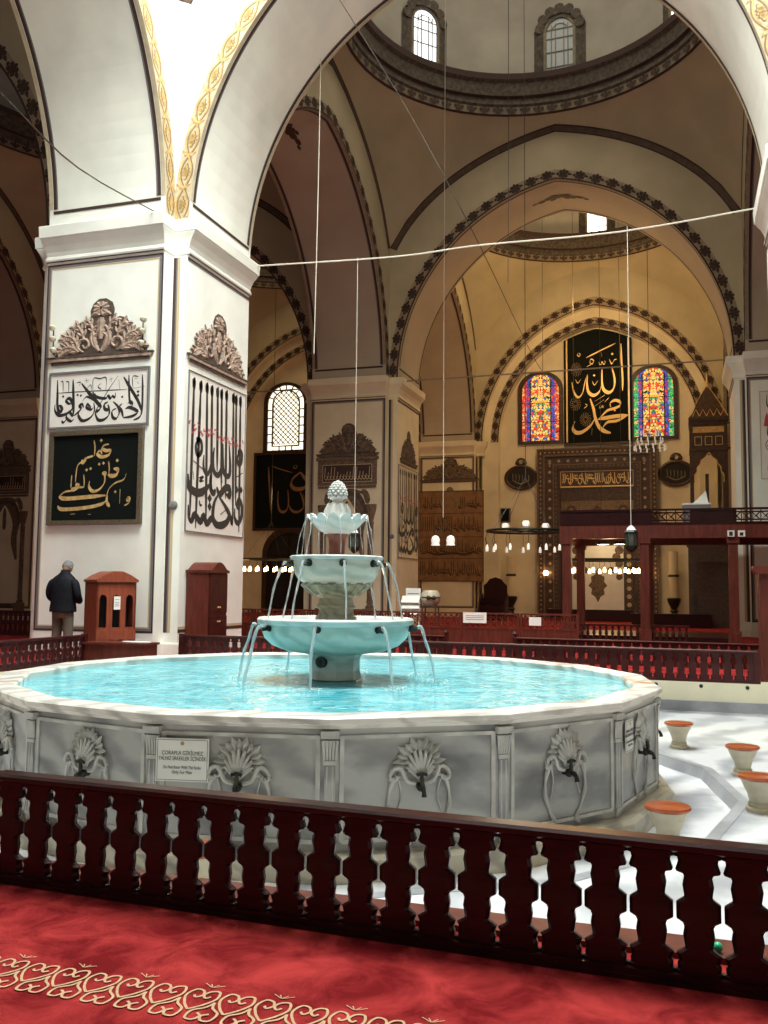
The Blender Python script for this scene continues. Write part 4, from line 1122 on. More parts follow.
    for sg in (-1, 1): leaf([(0.03, 0.70), (0.12, 0.74), (0.22, 0.70)], 0.07, sg)
    m.use(light); m.box(-hw*1.12, hw*1.12, -h*0.085, -h*0.03, 0.004, 0.05, P.T()); m.use(dark); m.box(-hw*1.06, hw*1.06, -h*0.14, -h*0.09, 0.004, 0.03, P.T()); m.box(-hw*1.16, hw*1.16, -h*0.025, 0.0, 0.004, 0.06, P.T())
    o = m.build(name); tag(o, label, 'painting', group); return o
def quadmap(TL, TR, BL, BR, W, H):
    def g(x, y):
        t = 0.5
        for _ in range(5):
            lx = TL[0]+(BL[0]-TL[0])*t; rx = TR[0]+(BR[0]-TR[0])*t; s = (x-lx)/(rx-lx)
            ty = TL[1]+(TR[1]-TL[1])*s; by = BL[1]+(BR[1]-BL[1])*s; t = (y-ty)/(by-ty)
        return (s-0.5)*W, (0.5-t)*H
    return g
def write(m, P, quad, W, H, strokes, key, scale, nib=rad(60), h=0.02, k=5):
    g = quadmap(*quad, W, H); m.use(key)
    for i, (wd, pts) in enumerate(strokes):
        q = [g(*p) for p in pts]
        if len(q) == 1: disc(m, P, q[0][0], q[0][1], wd*scale*0.62, n=4, h=h)
        else: ribbon(m, P, q, wd*scale, h+0.0002*(i % 9), nib=nib, k=k)
def board(P, W, H, label, group, face, frame, fw=0.06, depth=0.04, name='calligraphy_panel'):
    root = empty(name, tuple(P.o), label, 'calligraphy', group)
    Q = Pl((0, 0, 0), P.ex, P.n)
    m = MB(); m.use(face); m.box(-W/2, W/2, -H/2, H/2, 0.003, depth*0.5, Q.T()); m.build('board', root)
    m = MB(); m.use(frame)
    for a, b, c, d in ((-W/2-fw, W/2+fw, -H/2-fw, -H/2), (-W/2-fw, W/2+fw, H/2, H/2+fw), (-W/2-fw, -W/2, -H/2, H/2), (W/2, W/2+fw, -H/2, H/2)):
        m.box(a, b, c, d, 0.003, depth, Q.T())
    m.build('frame', root)
    return root, Q
VF = PV0-HB                           # front face of the left pillar
FR = Pl((PU0, VF, 0), (1, 0, 0), (0, -1, 0))
crest(Pl(FR(-0.03, 5.60), FR.ex, FR.n), 2.02, 1.08, label='carved-looking leaf crest on the front of the white pillar above the white writing')
W1 = [(13, [(675, 130), (675, 240), (668, 400), (650, 450), (612, 470)]), (13, [(552, 145), (600, 240), (645, 330), (668, 410)]), (12, [(587, 130), (586, 240), (590, 330), (605, 350)]), (11, [(575, 350), (590, 330), (606, 345), (600, 368), (580, 370)]),
      (13, [(560, 385), (590, 375), (640, 408), (605, 440), (545, 452)]), (12, [(540, 345), (520, 370), (535, 400), (545, 450)]), (12, [(480, 330), (510, 365), (520, 410), (500, 455), (475, 445), (472, 400), (500, 380)]),
      (14, [(445, 330), (420, 350), (425, 385), (450, 385), (445, 350)]), (13, [(450, 360), (452, 420), (420, 460), (380, 465), (360, 430)]), (15, [(268, 188), (320, 265), (370, 330), (395, 370), (370, 400), (372, 370)]), (9, [(515, 135), (450, 240), (400, 330), (365, 390), (362, 430), (385, 465)]),
      (13, [(350, 335), (352, 400), (320, 450), (270, 468), (244, 430), (250, 395)]), (12, [(330, 370), (305, 345), (300, 370), (330, 385), (345, 370)]), (12, [(280, 370), (270, 345), (250, 355), (262, 380), (230, 415), (212, 430)]),
      (15, [(211, 158), (211, 260), (212, 360), (208, 430)]), (12, [(208, 385), (205, 430), (180, 400), (160, 440), (190, 470), (212, 455)]), (10, [(165, 450), (140, 480), (128, 465)]),
      (15, [(103, 160), (102, 260), (100, 350), (110, 395), (132, 390), (125, 360), (110, 350)]), (14, [(83, 345), (82, 390), (110, 425), (160, 415), (200, 380), (205, 340), (185, 300), (160, 315), (180, 340), (200, 330)]),
      (12, [(495, 262), (492, 300), (475, 288), (462, 305), (445, 285), (430, 303), (390, 300), (350, 285), (335, 300), (300, 290), (272, 322)]), (10, [(345, 270), (360, 280), (355, 310), (330, 305)]),
      (4, [(88, 260), (240, 252), (420, 245), (572, 240)]), (8, [(345, 262)]), (9, [(240, 275)]), (9, [(262, 280)]), (9, [(540, 295)]), (10, [(645, 258)]), (10, [(645, 285)]), (9, [(140, 285)]),
      (5, [(125, 175), (140, 175), (140, 250)]), (5, [(160, 175), (180, 180), (178, 250)]), (5, [(235, 185), (260, 180), (250, 210)]), (5, [(300, 150), (305, 185)]), (5, [(290, 170), (318, 165)]), (5, [(345, 245), (350, 155), (395, 155), (435, 150), (432, 240)]), (6, [(395, 155)]),
      (5, [(455, 165), (480, 155)]), (5, [(466, 145), (470, 180)]), (5, [(520, 165), (525, 240)]), (5, [(612, 230), (612, 145), (650, 145)]), (4, [(625, 160), (645, 155)]), (5, [(640, 185), (650, 200)]), (4, [(615, 232), (690, 220)]), (5, [(400, 190), (380, 215), (400, 235)]), (4, [(300, 235), (330, 200), (335, 240)])]
P = Pl(FR(-0.02, 4.76), FR.ex, FR.n)
o, Q = board(P, 2.12, 1.02, 'white board with bold black Arabic writing above the black square one', None, 'white', 'linegrey', 0.035, 0.05)
m = MB(); write(m, Q, ((62, 118), (715, 78), (42, 520), (698, 495)), 2.12, 1.04, W1, 'ink', 0.0052, h=0.027); m.build('writing', o)
W2 = [(13, [(395, 106)]), (9, [(350, 105), (356, 150), (352, 205)]), (16, [(442, 130), (412, 138), (402, 158), (425, 172), (450, 172), (440, 200), (395, 212), (370, 190), (388, 172), (400, 195)]), (11, [(345, 205), (320, 212), (290, 222)]), (26, [(300, 225), (285, 240), (268, 245)]), (10, [(290, 235), (250, 260), (238, 310), (233, 372)]),
      (12, [(382, 258)]), (12, [(408, 252)]), (12, [(303, 294)]), (12, [(328, 286)]), (13, [(493, 236)]), (20, [(470, 288), (495, 295), (490, 325), (460, 335), (435, 325)]), (8, [(440, 240), (444, 290), (438, 330)]), (20, [(400, 318), (420, 320), (412, 345)]), (15, [(418, 330), (412, 380), (380, 420), (340, 430), (318, 400), (322, 365)]),
      (9, [(210, 325), (206, 370), (204, 410)]), (8, [(285, 322), (288, 370), (285, 408)]), (24, [(235, 380), (250, 400), (225, 415), (205, 418)]), (10, [(285, 405), (255, 405), (240, 420)]), (10, [(215, 425), (165, 432), (128, 462)]), (20, [(128, 462), (170, 475), (290, 468), (420, 458)]),
      (18, [(120, 520), (150, 542), (290, 535), (390, 515), (425, 490)]), (9, [(548, 320), (530, 360), (480, 380), (440, 420), (425, 480)]), (16, [(430, 450), (428, 500), (445, 532)]), (11, [(480, 436)]), (9, [(510, 420), (506, 512)]), (22, [(558, 468), (562, 488), (548, 480)]), (10, [(570, 485), (560, 510), (535, 525)]), (7, [(200, 575), (230, 572)]), (7, [(310, 578), (330, 576)])]
P = Pl(FR(-0.02, 3.27), FR.ex, FR.n)
o, Q = board(P, 1.86, 1.60, 'square black framed panel with golden Arabic writing on the white pillar', None, 'blackb', 'goldframe', 0.085, 0.08)
m = MB(); write(m, Q, ((100, 82), (628, 62), (80, 610), (607, 612)), 1.84, 1.58, W2, 'gold', 0.0043, h=0.043); m.build('writing', o)
for sx, lb_ in ((-1, 'three small white spot lamps at the left end of the front crest'), (1, 'three small white spot lamps at the right end of the front crest')):
    root = empty('wall_spotlight', tuple(FR(-0.03+sx*0.98, 5.62)), lb_, 'lamp')
    for i in range(3):
        m = MB(); m.use('stoolw'); z = 0.05+i*0.22; m.lathe([(0.035, z), (0.06, z+0.03), (0.065, z+0.07), (0.04, z+0.10), (0.01, z+0.11)], 10, (sx*0.02*(i-1), -0.13, 0)); m.build('lamp_head', root, smooth=True)
    m = MB(); m.use('iron'); m.tube([(0, -0.02, 0.0), (0, -0.10, 0.05), (0, -0.11, 0.5)], 0.012, 5); m.build('bracket', root)
# right face of the left pillar
RF = Pl((PU0+HB, PV0, 0), (0, 1, 0), (1, 0, 0))
crest(Pl(RF(0.0, 5.62), RF.ex, RF.n), 2.15, 1.08, label='leaf crest on the right side of the white pillar above tall black writing')
def z3(x, y): return (175+x/8.19, 420+y/8.19)
W3 = []
for (xa, ya), (xb, yb) in (((191.6, 374), (188, 516)), ((198.2, 377), (193.2, 528)), ((204.3, 379), (203.2, 526)), ((209.3, 382), (208.4, 490)), ((215.2, 384), (214.5, 470)), ((219.4, 386), (219, 488)), ((224.8, 387.5), (223.4, 498)), ((232.3, 390.6), (231.4, 522)), ((235.4, 393), (234.4, 505)), ((240.4, 394.4), (238.2, 532))):
    W3 += [(1.9, [(xa, ya), ((xa+xb)/2, (ya+yb)/2), (xb, yb)]), (2.2, [(xa-0.9, ya+10), (xa, ya+1), (xa+0.3, ya+12)])]
for wd, pts in [(1.8, [(215, 270), (212, 380), (240, 436), (265, 390), (272, 330)]), (2.4, [(300, 210), (288, 330), (298, 410), (330, 442), (358, 400), (355, 330)]), (2.4, [(375, 180), (375, 390), (410, 452), (438, 410), (430, 190)]), (3.2, [(90, 430), (95, 530), (145, 582), (205, 580), (262, 520)]), (2.6, [(268, 440), (270, 550), (292, 592), (312, 560)]), (3, [(320, 540), (345, 602), (390, 555), (430, 552), (432, 620), (402, 600)]),
                (2.6, [(340, 620), (400, 710), (430, 780), (400, 845), (340, 862), (290, 800), (298, 680), (330, 610)]), (2.8, [(95, 690), (98, 790), (120, 822), (142, 770), (188, 830), (212, 780), (240, 842), (282, 800), (320, 856), (400, 840), (438, 780), (455, 855), (462, 730)]), (2.4, [(480, 720), (480, 800), (510, 842), (542, 790), (545, 700), (520, 650), (500, 700), (525, 740)]),
                (2, [(170, 130), (150, 200), (165, 275), (195, 240), (192, 160), (160, 140), (175, 200)]), (2, [(525, 240), (505, 310), (520, 366), (545, 330), (545, 260), (515, 250), (528, 310)]), (2.6, [(500, 565)]), (2.6, [(540, 570)]), (3, [(262, 635)]), (3, [(262, 703)]), (1.2, [(130, 320), (205, 390)]), (1.2, [(490, 465), (555, 430)]), (1, [(350, 770), (410, 725)]), (1, [(175, 465), (210, 455), (180, 490), (215, 488)]), (1, [(130, 410), (135, 480)]), (1, [(178, 650), (185, 690), (200, 690)]), (1, [(362, 470), (370, 505)])]:
    W3.append((wd, [z3(*p) for p in pts]))
R3 = []
rr = random.Random(3)
for i in range(34):
    x = 186+i*1.7; y = 421+ (x-186)*0.38+rr.uniform(-5, 5); R3.append((0.9, [(x, y), (x+rr.uniform(-2, 2), y+rr.uniform(2, 4)), (x+rr.uniform(0, 3), y+rr.uniform(-1, 3))]))
Q3 = ((187.2, 366), (246.4, 394), (183.8, 530), (242.4, 537))
def tallpanel(RFp, label, board_key='white', group=None):
    P = Pl(RFp(0.03, 3.80), RFp.ex, RFp.n)
    o, Q = board(P, 2.34, 3.0, label, group, board_key, 'linegrey', 0.015, 0.03)
    m = MB(); write(m, Q, Q3, 2.34, 3.0, W3, 'ink', 0.050, h=0.018, k=4, nib=None); write(m, Q, Q3, 2.34, 3.0, R3, 'red', 0.03, h=0.021, k=3, nib=None); m.build('writing', o)
    return o
tallpanel(RF, 'tall white panel of long black strokes on the right side of the white pillar')

for x, y, z, r, lb_ in ((FR(ARM+0.16, 0).x, PV0-ARM, 2.75, 0.085, 'small round grey wall device on the corner of the white pillar'), (FR(ARM+0.16, 0).x, PV0-ARM+PITCH, 2.95, 0.075, 'small round dark wall device on the corner of the pillar behind the fountain')):
    m = MB(); m.use('linegrey'); m.tube([(0, 0, 0), (0, -0.03, 0), (0, -0.05, 0), (0, -0.06, 0)], [r, r, r*0.8, r*0.4], 16)
    b = m.build('wall_device', smooth=True, loc=(x, y, z)); tag(b, lb_, 'device')
# the pillar behind the fountain: painted niche on its front, tall writing on its side
def painted_niche(P, label, group):
    root = empty('painted_niche', tuple(P.o), label, 'painting', group)
    Q = Pl((0, 0, 0), P.ex, P.n); m = MB()
    m.use('crest2'); m.box(-1.02, 1.02, 4.62, 5.44, 0.004, 0.03, Q.T()); m.box(-1.08, 1.08, 5.44, 5.54, 0.004, 0.07, Q.T()); m.box(-1.0, 1.0, 4.52, 4.60, 0.004, 0.05, Q.T())
    m.use('line'); m.box(-0.84, 0.84, 4.74, 5.28, 0.03, 0.034, Q.T()); m.use('tan'); rectstrip(m, Q, -0.86, 0.86, 4.72, 5.30, 0.02, 0.036)
    m.build('entablature', root)
    m = MB(); m.use('tan'); r_ = random.Random(5)
    x = -0.78
    while x < 0.76:
        hgt = r_.choice((0.12, 0.2, 0.36)); ribbon(m, Q, [(x, 4.84+r_.uniform(0, 0.05)), (x+0.02, 4.86+hgt)], 0.022, 0.038, taper=False)
        ribbon(m, Q, [(x, 4.84), (x+0.06, 4.80), (x+0.10, 4.87), (x+0.06, 4.92)], 0.026, 0.038); x += 0.11
    m.build('writing', root)
    for sx in (-1, 1):
        m = MB(); m.use('crest2')
        m.lathe([(0.0, 0), (0.14, 0.0), (0.16, 0.06), (0.10, 0.12), (0.115, 0.2), (0.10, 0.35), (0.10, 2.7), (0.12, 2.76), (0.09, 2.82), (0.14, 3.0), (0.19, 3.2), (0.20, 3.3), (0.20, 3.36)], 12, tuple(Q(sx*0.82, 0.62)), sy=0.35 if abs(P.n.y) > 0.5 else 1, sx=1 if abs(P.n.y) > 0.5 else 0.35)
        m.box(sx*0.82-0.22, sx*0.82+0.22, 0.34, 0.62, 0.004, 0.08, Q.T()); m.build('painted_column', root)
    m = MB(); m.use('crestd')
    arc = [(0.62*cos(t), 3.25+0.95*sin(t)) for t in [PI*i/20 for i in range(21)]]
    m.grid([[Q(x, z, 0.006) for x, z in arc], [Q(x*1.12/1.0 if abs(x) < 0.6 else x*1.12, min(4.5, z+0.35), 0.006) for x, z in arc]])
    m.use('crest2')
    for sg in (-1, 1):      # draped curtain and spandrel leaves
        cu = MB(); cu.use('crest2'); ribbon(cu, Q, [(sg*0.05, 4.25), (sg*0.32, 4.0), (sg*0.5, 3.5), (sg*0.45, 2.9), (sg*0.58, 2.2)], 0.26, 0.012); cu.build('painted_curtain', root)
        ribbon(m, Q, [(sg*0.5, 4.45), (sg*0.66, 4.3), (sg*0.72, 4.0)], 0.2, 0.014)
        ribbon(m, Q, [(sg*0.1, 4.45), (sg*0.3, 4.42), (sg*0.5, 4.36)], 0.12, 0.014)
    ribbon(m, Q, [(0, 4.1), (0.0, 3.6), (0.0, 3.3)], 0.16, 0.016)
    m.use('crestd'); m.box(-0.7, 0.7, 0.45, 0.6, 0.004, 0.03, Q.T())
    m.build('painted_arch', root)
    return root
F2 = Pl((PU0, VF+PITCH, 0), (1, 0, 0), (0, -1, 0))
crest(Pl(F2(0.0, 5.66), F2.ex, F2.n), 1.9, 1.0, light='crest2', label='dark leaf crest on the pillar behind the fountain above the painted niche')
painted_niche(F2, 'brown painted niche with two columns on the pillar behind the fountain', None)
R2 = Pl((PU0+HB, PV0+PITCH, 0), (0, 1, 0), (1, 0, 0))
crest(Pl(R2(0.0, 5.55), R2.ex, R2.n), 1.75, 1.05, light='crest2', label='dark leaf crest on the side of the pillar behind the fountain')
tallpanel(R2, 'tall black calligraphy on the side of the pillar behind the fountain', 'cream')
F4 = Pl((PU0-PITCH, VF+PITCH, 0), (1, 0, 0), (0, -1, 0))
crest(Pl(F4(0.0, 5.66), F4.ex, F4.n), 1.9, 1.0, light='crest2', label='dark leaf crest on the shadowed pillar at the far left')
painted_niche(F4, 'dark painted niche with columns on the shadowed pillar at the far left', None)
# right pillar: white board with drawn ornaments
F5 = Pl((PU0+PITCH, VF+PITCH, 0), (1, 0, 0), (0, -1, 0))
P = Pl(F5(0.0, 5.74), F5.ex, F5.n)
o, Q = board(P, 1.86, 2.5, 'pale board with black writing and a red tulip on the right pillar', None, 'white', 'tan', 0.02, 0.03)
m = MB(); m.use('ink'); H = 0.02
for yy in (0.95, -0.95, 0.1):
    for k_ in range(5):
        x = -0.75+k_*0.36
        ribbon(m, Q, [(x, yy+0.22), (x, yy-0.08), (x+0.12, yy-0.2), (x+0.24, yy-0.05), (x+0.18, yy+0.06)], 0.045, H, nib=rad(60)); ribbon(m, Q, [(x+0.1, yy-0.1), (x+0.3, yy-0.02)], 0.03, H)
m.use('linegrey')
for x, y, r in ((-0.38, 0.40, 0.22), (0.38, 0.40, 0.22), (-0.62, -0.3, 0.2), (0.1, -0.3, 0.2)):
    m.grid([[Q(x+r*cos(t), y+r*sin(t), H) for t in [2*PI*i/20 for i in range(21)]], [Q(x+(r-0.02)*cos(t), y+(r-0.02)*sin(t), H) for t in [2*PI*i/20 for i in range(21)]]])
    for q in range(6):
        t = 2*PI*q/6; ribbon(m, Q, [(x, y), (x+r*0.5*cos(t+0.3), y+r*0.5*sin(t+0.3)), (x+r*0.8*cos(t), y+r*0.8*sin(t))], 0.03, H)
m.use('red')
for x in (-0.76, 0.72): m.face([Q(x-0.09, 0.25, H), Q(x+0.09, 0.25, H), Q(x+0.05, 0.5, H), Q(x, 0.66, H), Q(x-0.05, 0.5, H)])
m.build('writing', o)

# half pillar at the far wall: crest and big brown inscription
FQ = Pl((PU0, PV0+2*PITCH-HB, 0), (1, 0, 0), (0, -1, 0))
crest(Pl(FQ(0.12, 6.38), FQ.ex, FQ.n), 2.5, 1.0, light='crest2', dark='crestd', label='dark leafy crest above the large brown inscription at the far wall')
P = Pl(FQ(0.16, 3.74), FQ.ex, FQ.n)
o, Q = board(P, 3.1, 4.15, 'large brown inscription panel of four rows on the far wall', None, 'panelb', 'panelk', 0.03, 0.04)
m = MB(); m.use('panelk'); r_ = random.Random(11)
for z in (1.05, -0.05, -1.05): m.box(-1.52, 1.52, z-0.012, z+0.012, 0.02, 0.024, Q.T())
for zc, hh in ((1.5, 0.62), (0.5, 0.8), (-0.55, 0.75), (-1.55, 0.75)):
    x = -1.42
    while x < 1.35:
        kk = r_.random()
        if kk < 0.55: ribbon(m, Q, [(x, zc+hh*0.5), (x+0.01, zc-hh*0.2), (x-0.05, zc-hh*0.35)], 0.032, 0.024, taper=False)
        elif kk < 0.8: ribbon(m, Q, [(x-0.05, zc+hh*0.3), (x+0.02, zc-hh*0.2), (x+0.12, zc-hh*0.38), (x+0.22, zc-hh*0.2), (x+0.2, zc)], 0.05, 0.026, nib=rad(60))
        else: ribbon(m, Q, [(x+0.1, zc-hh*0.1), (x+0.02, zc), (x-0.02, zc-hh*0.15), (x+0.1, zc-hh*0.22), (x+0.25, zc-hh*0.3)], 0.05, 0.028, nib=rad(60))
        if r_.random() < 0.4: disc(m, Q, x+0.05, zc+hh*r_.uniform(-0.3, 0.3), 0.025, n=4, h=0.025)
        x += 0.105
ribbon(m, Q, [(-1.2, -0.72), (-0.6, -0.86), (0.1, -0.80), (0.7, -0.86), (1.2, -0.72)], 0.10, 0.03)
m.use('goldshade'); disc(m, Q, -0.02, 1.5, 0.42, 0.42, n=24, h=0.034); m.use('panelb'); disc(m, Q, -0.02, 1.5, 0.34, 0.36, n=24, h=0.036); m.use('goldshade')
ribbon(m, Q, [(-0.2, 1.4), (0, 1.3), (0.18, 1.45), (0.0, 1.62), (-0.15, 1.55), (0.05, 1.45)], 0.07, 0.04); disc(m, Q, -0.02, 2.0, 0.2, 0.3, n=14, h=0.033)
m.build('writing', o)

# the black panel between the stained windows
PX0, PX1, PZ0, PZ1 = -5.02, -1.98, 8.02, 12.75
P = Pl(((PX0+PX1)/2, YB2-0.06, 0), (1, 0, 0), (0, -1, 0))
root = empty('calligraphy_panel', tuple(P.o), 'tall black panel with large golden Arabic writing between the coloured windows', 'calligraphy')
Q = Pl((0, 0, 0), P.ex, P.n); hw = (PX1-PX0)/2
xc = -3.57-(PX0+PX1)/2
top = []
for i in range(25):
    x = -hw+2*hw*i/24; R_ = 4.45+0.88; z = ZC+math.sqrt(R_**2-(abs(x-xc)+0.88)**2)-0.10; top.append((x, z))
m = MB(); m.use('blackb'); m.prism([(-hw, PZ0), (hw, PZ0)]+top[::-1], 0.0, 0.10, Q.T()); m.build('board', root)
m = MB(); m.use('goldb')
m.box(-hw+0.10, -hw+0.17, PZ0+0.05, top[1][1]-0.05, 0.10, 0.13, Q.T()); m.box(hw-0.17, hw-0.10, PZ0+0.05, top[-2][1]-0.05, 0.10, 0.13, Q.T()); m.use('woodm'); m.box(-hw, hw, PZ0-0.10, PZ0, 0, 0.14, Q.T()); m.build('frame', root)
W5 = [(24, [(487, 130), (490, 300), (497, 450), (495, 550)]), (11, [(200, 237), (320, 180), (440, 126)]), (26, [(412, 345), (432, 440), (425, 520), (388, 560), (345, 535), (330, 470), (330, 350)]), (26, [(330, 480), (305, 548), (260, 578), (218, 545), (205, 470), (212, 400)]), (18, [(212, 385), (190, 450), (168, 550), (132, 588), (97, 540), (80, 448)]),
      (8, [(205, 318), (250, 292), (263, 268), (240, 252), (232, 282), (255, 300)]), (7, [(325, 200), (330, 238)]), (7, [(306, 282), (312, 308), (326, 300), (330, 282), (344, 306), (356, 296), (354, 272)]), (8, [(390, 262), (410, 306), (430, 275), (450, 266)]), (7, [(110, 425), (130, 460), (155, 425)]), (8, [(250, 450), (267, 486), (296, 446)]), (7, [(135, 190), (128, 205), (140, 220), (152, 205), (140, 190)]), (10, [(415, 218)]), (9, [(265, 400)]),
      (30, [(230, 605), (258, 700), (272, 780), (300, 858), (345, 900), (396, 918)]), (22, [(398, 690), (395, 655), (430, 632), (470, 645), (472, 680), (430, 702), (370, 720), (320, 770), (292, 800)]), (30, [(300, 792), (370, 782), (450, 772), (535, 768)]), (22, [(530, 772), (450, 812), (372, 822), (332, 868)]), (30, [(275, 770), (232, 845), (165, 898), (112, 902), (86, 860), (104, 800)]),
      (8, [(270, 672), (345, 622)]), (8, [(268, 632), (352, 580)]), (12, [(350, 642), (388, 600)]), (7, [(305, 672), (310, 695), (322, 688), (328, 672), (336, 692), (344, 668)]), (8, [(180, 690), (205, 665), (190, 650)]), (7, [(240, 930), (245, 870)]), (9, [(430, 720)])]
m = MB(); g = quadmap((38, 165), (545, 165), (38, 975), (545, 975), 2*hw-0.27, 0)
m.use('goldb')
for i, (wd, pts) in enumerate(W5):
    q = [((x-291.5)/507*(2*hw-0.27), 12.35-(y-165)/810*4.22) for x, y in pts]
    if len(q) == 1: disc(m, Q, *q[0], wd*0.0062, n=4, h=0.112)
    else: ribbon(m, Q, q, wd*0.0062, 0.110+0.0003*(i % 9), nib=rad(70), k=6)
m.use('goldshade')
for cx_, cy_ in ((-0.95, 11.45), (-0.55, 9.1), (-1.0, 9.85)):
    for q in range(14):
        t = 2*PI*q/14; ribbon(m, Q, [(cx_+0.06*cos(t), cy_+0.06*sin(t)), (cx_+0.2*cos(t+0.3), cy_+0.24*sin(t+0.3)), (cx_+0.26*cos(t), cy_+0.34*sin(t))], 0.025, 0.109)
m.build('writing', root)

# framed dark panel in the left aisle
P = Pl((-18.65, YB2-0.04, 6.15), (1, 0, 0), (0, -1, 0))
o, Q = board(P, 4.0, 3.75, 'dark framed panel with large brown Arabic writing under the bright arched window', None, 'blackb', 'woodm', 0.12, 0.12)
W6 = [(26, [(175, 215), (184, 400), (198, 600), (214, 760)]), (9, [(200, 205), (300, 250), (412, 292)]), (26, [(276, 500), (274, 640), (298, 735), (350, 740), (378, 660), (370, 490)]), (24, [(378, 660), (412, 732), (470, 752), (525, 700), (520, 610), (490, 520)]), (38, [(490, 290), (420, 360), (402, 430), (440, 482), (520, 478), (562, 410), (520, 340), (490, 290)]), (34, [(555, 440), (640, 470), (720, 510), (760, 600), (700, 700), (640, 730)]), (8, [(520, 540), (560, 680), (600, 750), (650, 745)]), (10, [(440, 205), (420, 225), (440, 245), (458, 225), (440, 205)]), (10, [(600, 200), (590, 240), (580, 290)]), (10, [(600, 200), (620, 220), (600, 250), (640, 290)]), (8, [(345, 370), (360, 320)])]
m = MB(); m.use('panelb')
for i, (wd, pts) in enumerate(W6):
    ribbon(m, Q, [((x-70)/570*3.2-1.9, 1.75-(y-105)/790*3.45) for x, y in pts], wd*0.0056, 0.066+0.0003*(i % 9), nib=rad(70))
m.build('writing', o)

# ---------------------------------------------------------------- mihrab
MX = -3.58
mih = empty('mihrab', (MX, YB2, 0), 'tall dark ornamented prayer niche in the far wall with gold dotted borders', 'prayer niche')
Q = Pl((0, 0, 0), (1, 0, 0), (0, -1, 0))
def frame3(m, x1, z1, w, h0, h1, zb=0.0):
    m.box(-x1, -x1+w, zb, z1, h0, h1, Q.T()); m.box(x1-w, x1, zb, z1, h0, h1, Q.T()); m.box(-x1+w, x1-w, z1-w, z1, h0, h1, Q.T())
m = MB(); m.use('woodm')
for x1, z1, w_, h1 in ((2.66, 7.75, 0.34, 0.30), (2.32, 7.41, 0.42, 0.22), (1.90, 6.99, 0.16, 0.30), (1.74, 6.83, 0.12, 0.24)): frame3(m, x1, z1, w_, 0.02, h1)
m.use('crest2'); frame3(m, 2.40, 7.49, 0.07, 0.22, 0.32); frame3(m, 1.96, 7.05, 0.05, 0.22, 0.32); frame3(m, 2.68, 7.78, 0.06, 0.2, 0.34)
m.build('frame', mih)
m = MB(); m.use('tan')
def dots(x1, z1, step, r, key, h):
    m.use(key); z = 0.4
    while z < z1:
        for sx in (-1, 1): disc(m, Q, sx*x1, z, r, n=6, h=h)
        z += step
    x = -x1
    while x <= x1+0.01: disc(m, Q, x, z1, r, n=6, h=h); x += step
dots(2.11, 7.20, 0.42, 0.075, 'crest', 0.225); dots(2.11, 7.0-0.01, 0.42, 0.04, 'gold', 0.226); dots(2.52, 7.6, 0.21, 0.035, 'gold', 0.305); dots(1.82, 6.93, 0.2, 0.03, 'goldshade', 0.305)
m.use('motif')
m.build('inlay', mih, kind='stuff')
m = MB(); m.use('woodm')
m.box(-1.66, 1.66, 5.35, 6.75, 0.02, 0.14, Q.T())
m.use('crest2'); m.box(-1.6, 1.6, 4.45, 5.35, 0.02, 0.10, Q.T())
m.use('woodm'); m.face([Q(-0.75, 4.45, 0.12), Q(0.75, 4.45, 0.12), Q(0, 5.15, 0.12)])
for sx in (-1, 1): disc(m, Q, sx*1.15, 4.92, 0.24, n=14, h=0.11)
m.use('goldshade')
for sx in (-1, 1): disc(m, Q, sx*1.15, 4.92, 0.10, n=10, h=0.12)
rectstrip(m, Q, -1.6, 1.6, 4.45, 5.35, 0.05, 0.115)
for q in range(5):     # stepped hood of the niche
    m.use('woodm' if q % 2 else 'crest2'); m.box(-1.6+q*0.12, 1.6-q*0.12, 4.2-q*0.22, 4.45-q*0.22, 0.0, 0.16-q*0.02, Q.T())
m.build('hood', mih)
m = MB(); m.use('white'); m.box(-1.15, 1.15, 0.25, 3.3, 0.0, 0.03, Q.T())
m.use('woodm'); m.box(-1.6, -1.15, 0.0, 3.6, 0.0, 0.16, Q.T()); m.box(1.15, 1.6, 0.0, 3.6, 0.0, 0.16, Q.T()); m.box(-1.2, 1.2, 0, 0.25, 0, 0.1, Q.T())
m.use('tan')
for z in range(9):
    for sx in (-1, 1): disc(m, Q, sx*1.38, 0.3+z*0.36, 0.11, n=6, h=0.165)
m.use('crest2')
med = [(0, 0.75), (0.12, 1.0), (0.30, 1.12), (0.26, 1.35), (0.42, 1.5), (0.28, 1.68), (0.30, 1.9), (0.12, 2.0), (0, 2.3)]
m.face([Q(x, z, 0.035) for x, z in med]+[Q(-x, z, 0.035) for x, z in med[-2:0:-1]])
for sx in (-1, 1):
    for q in range(5): disc(m, Q, sx*(0.95-0.12*q*(q % 2)), 3.1-q*0.3, 0.2-q*0.012, n=8, h=0.036+q*0.001)
m.build('niche_panel', mih)
P = Pl((MX+0.0, YB2-0.16, 6.36), (1, 0, 0), (0, -1, 0))
o, Q2 = board(P, 3.2, 0.66, 'gold-framed inscription plaque across the top of the prayer niche', None, 'woodm', 'goldb', 0.06, 0.06)
m = MB(); m.use('goldb'); r_ = random.Random(4); x = -1.5
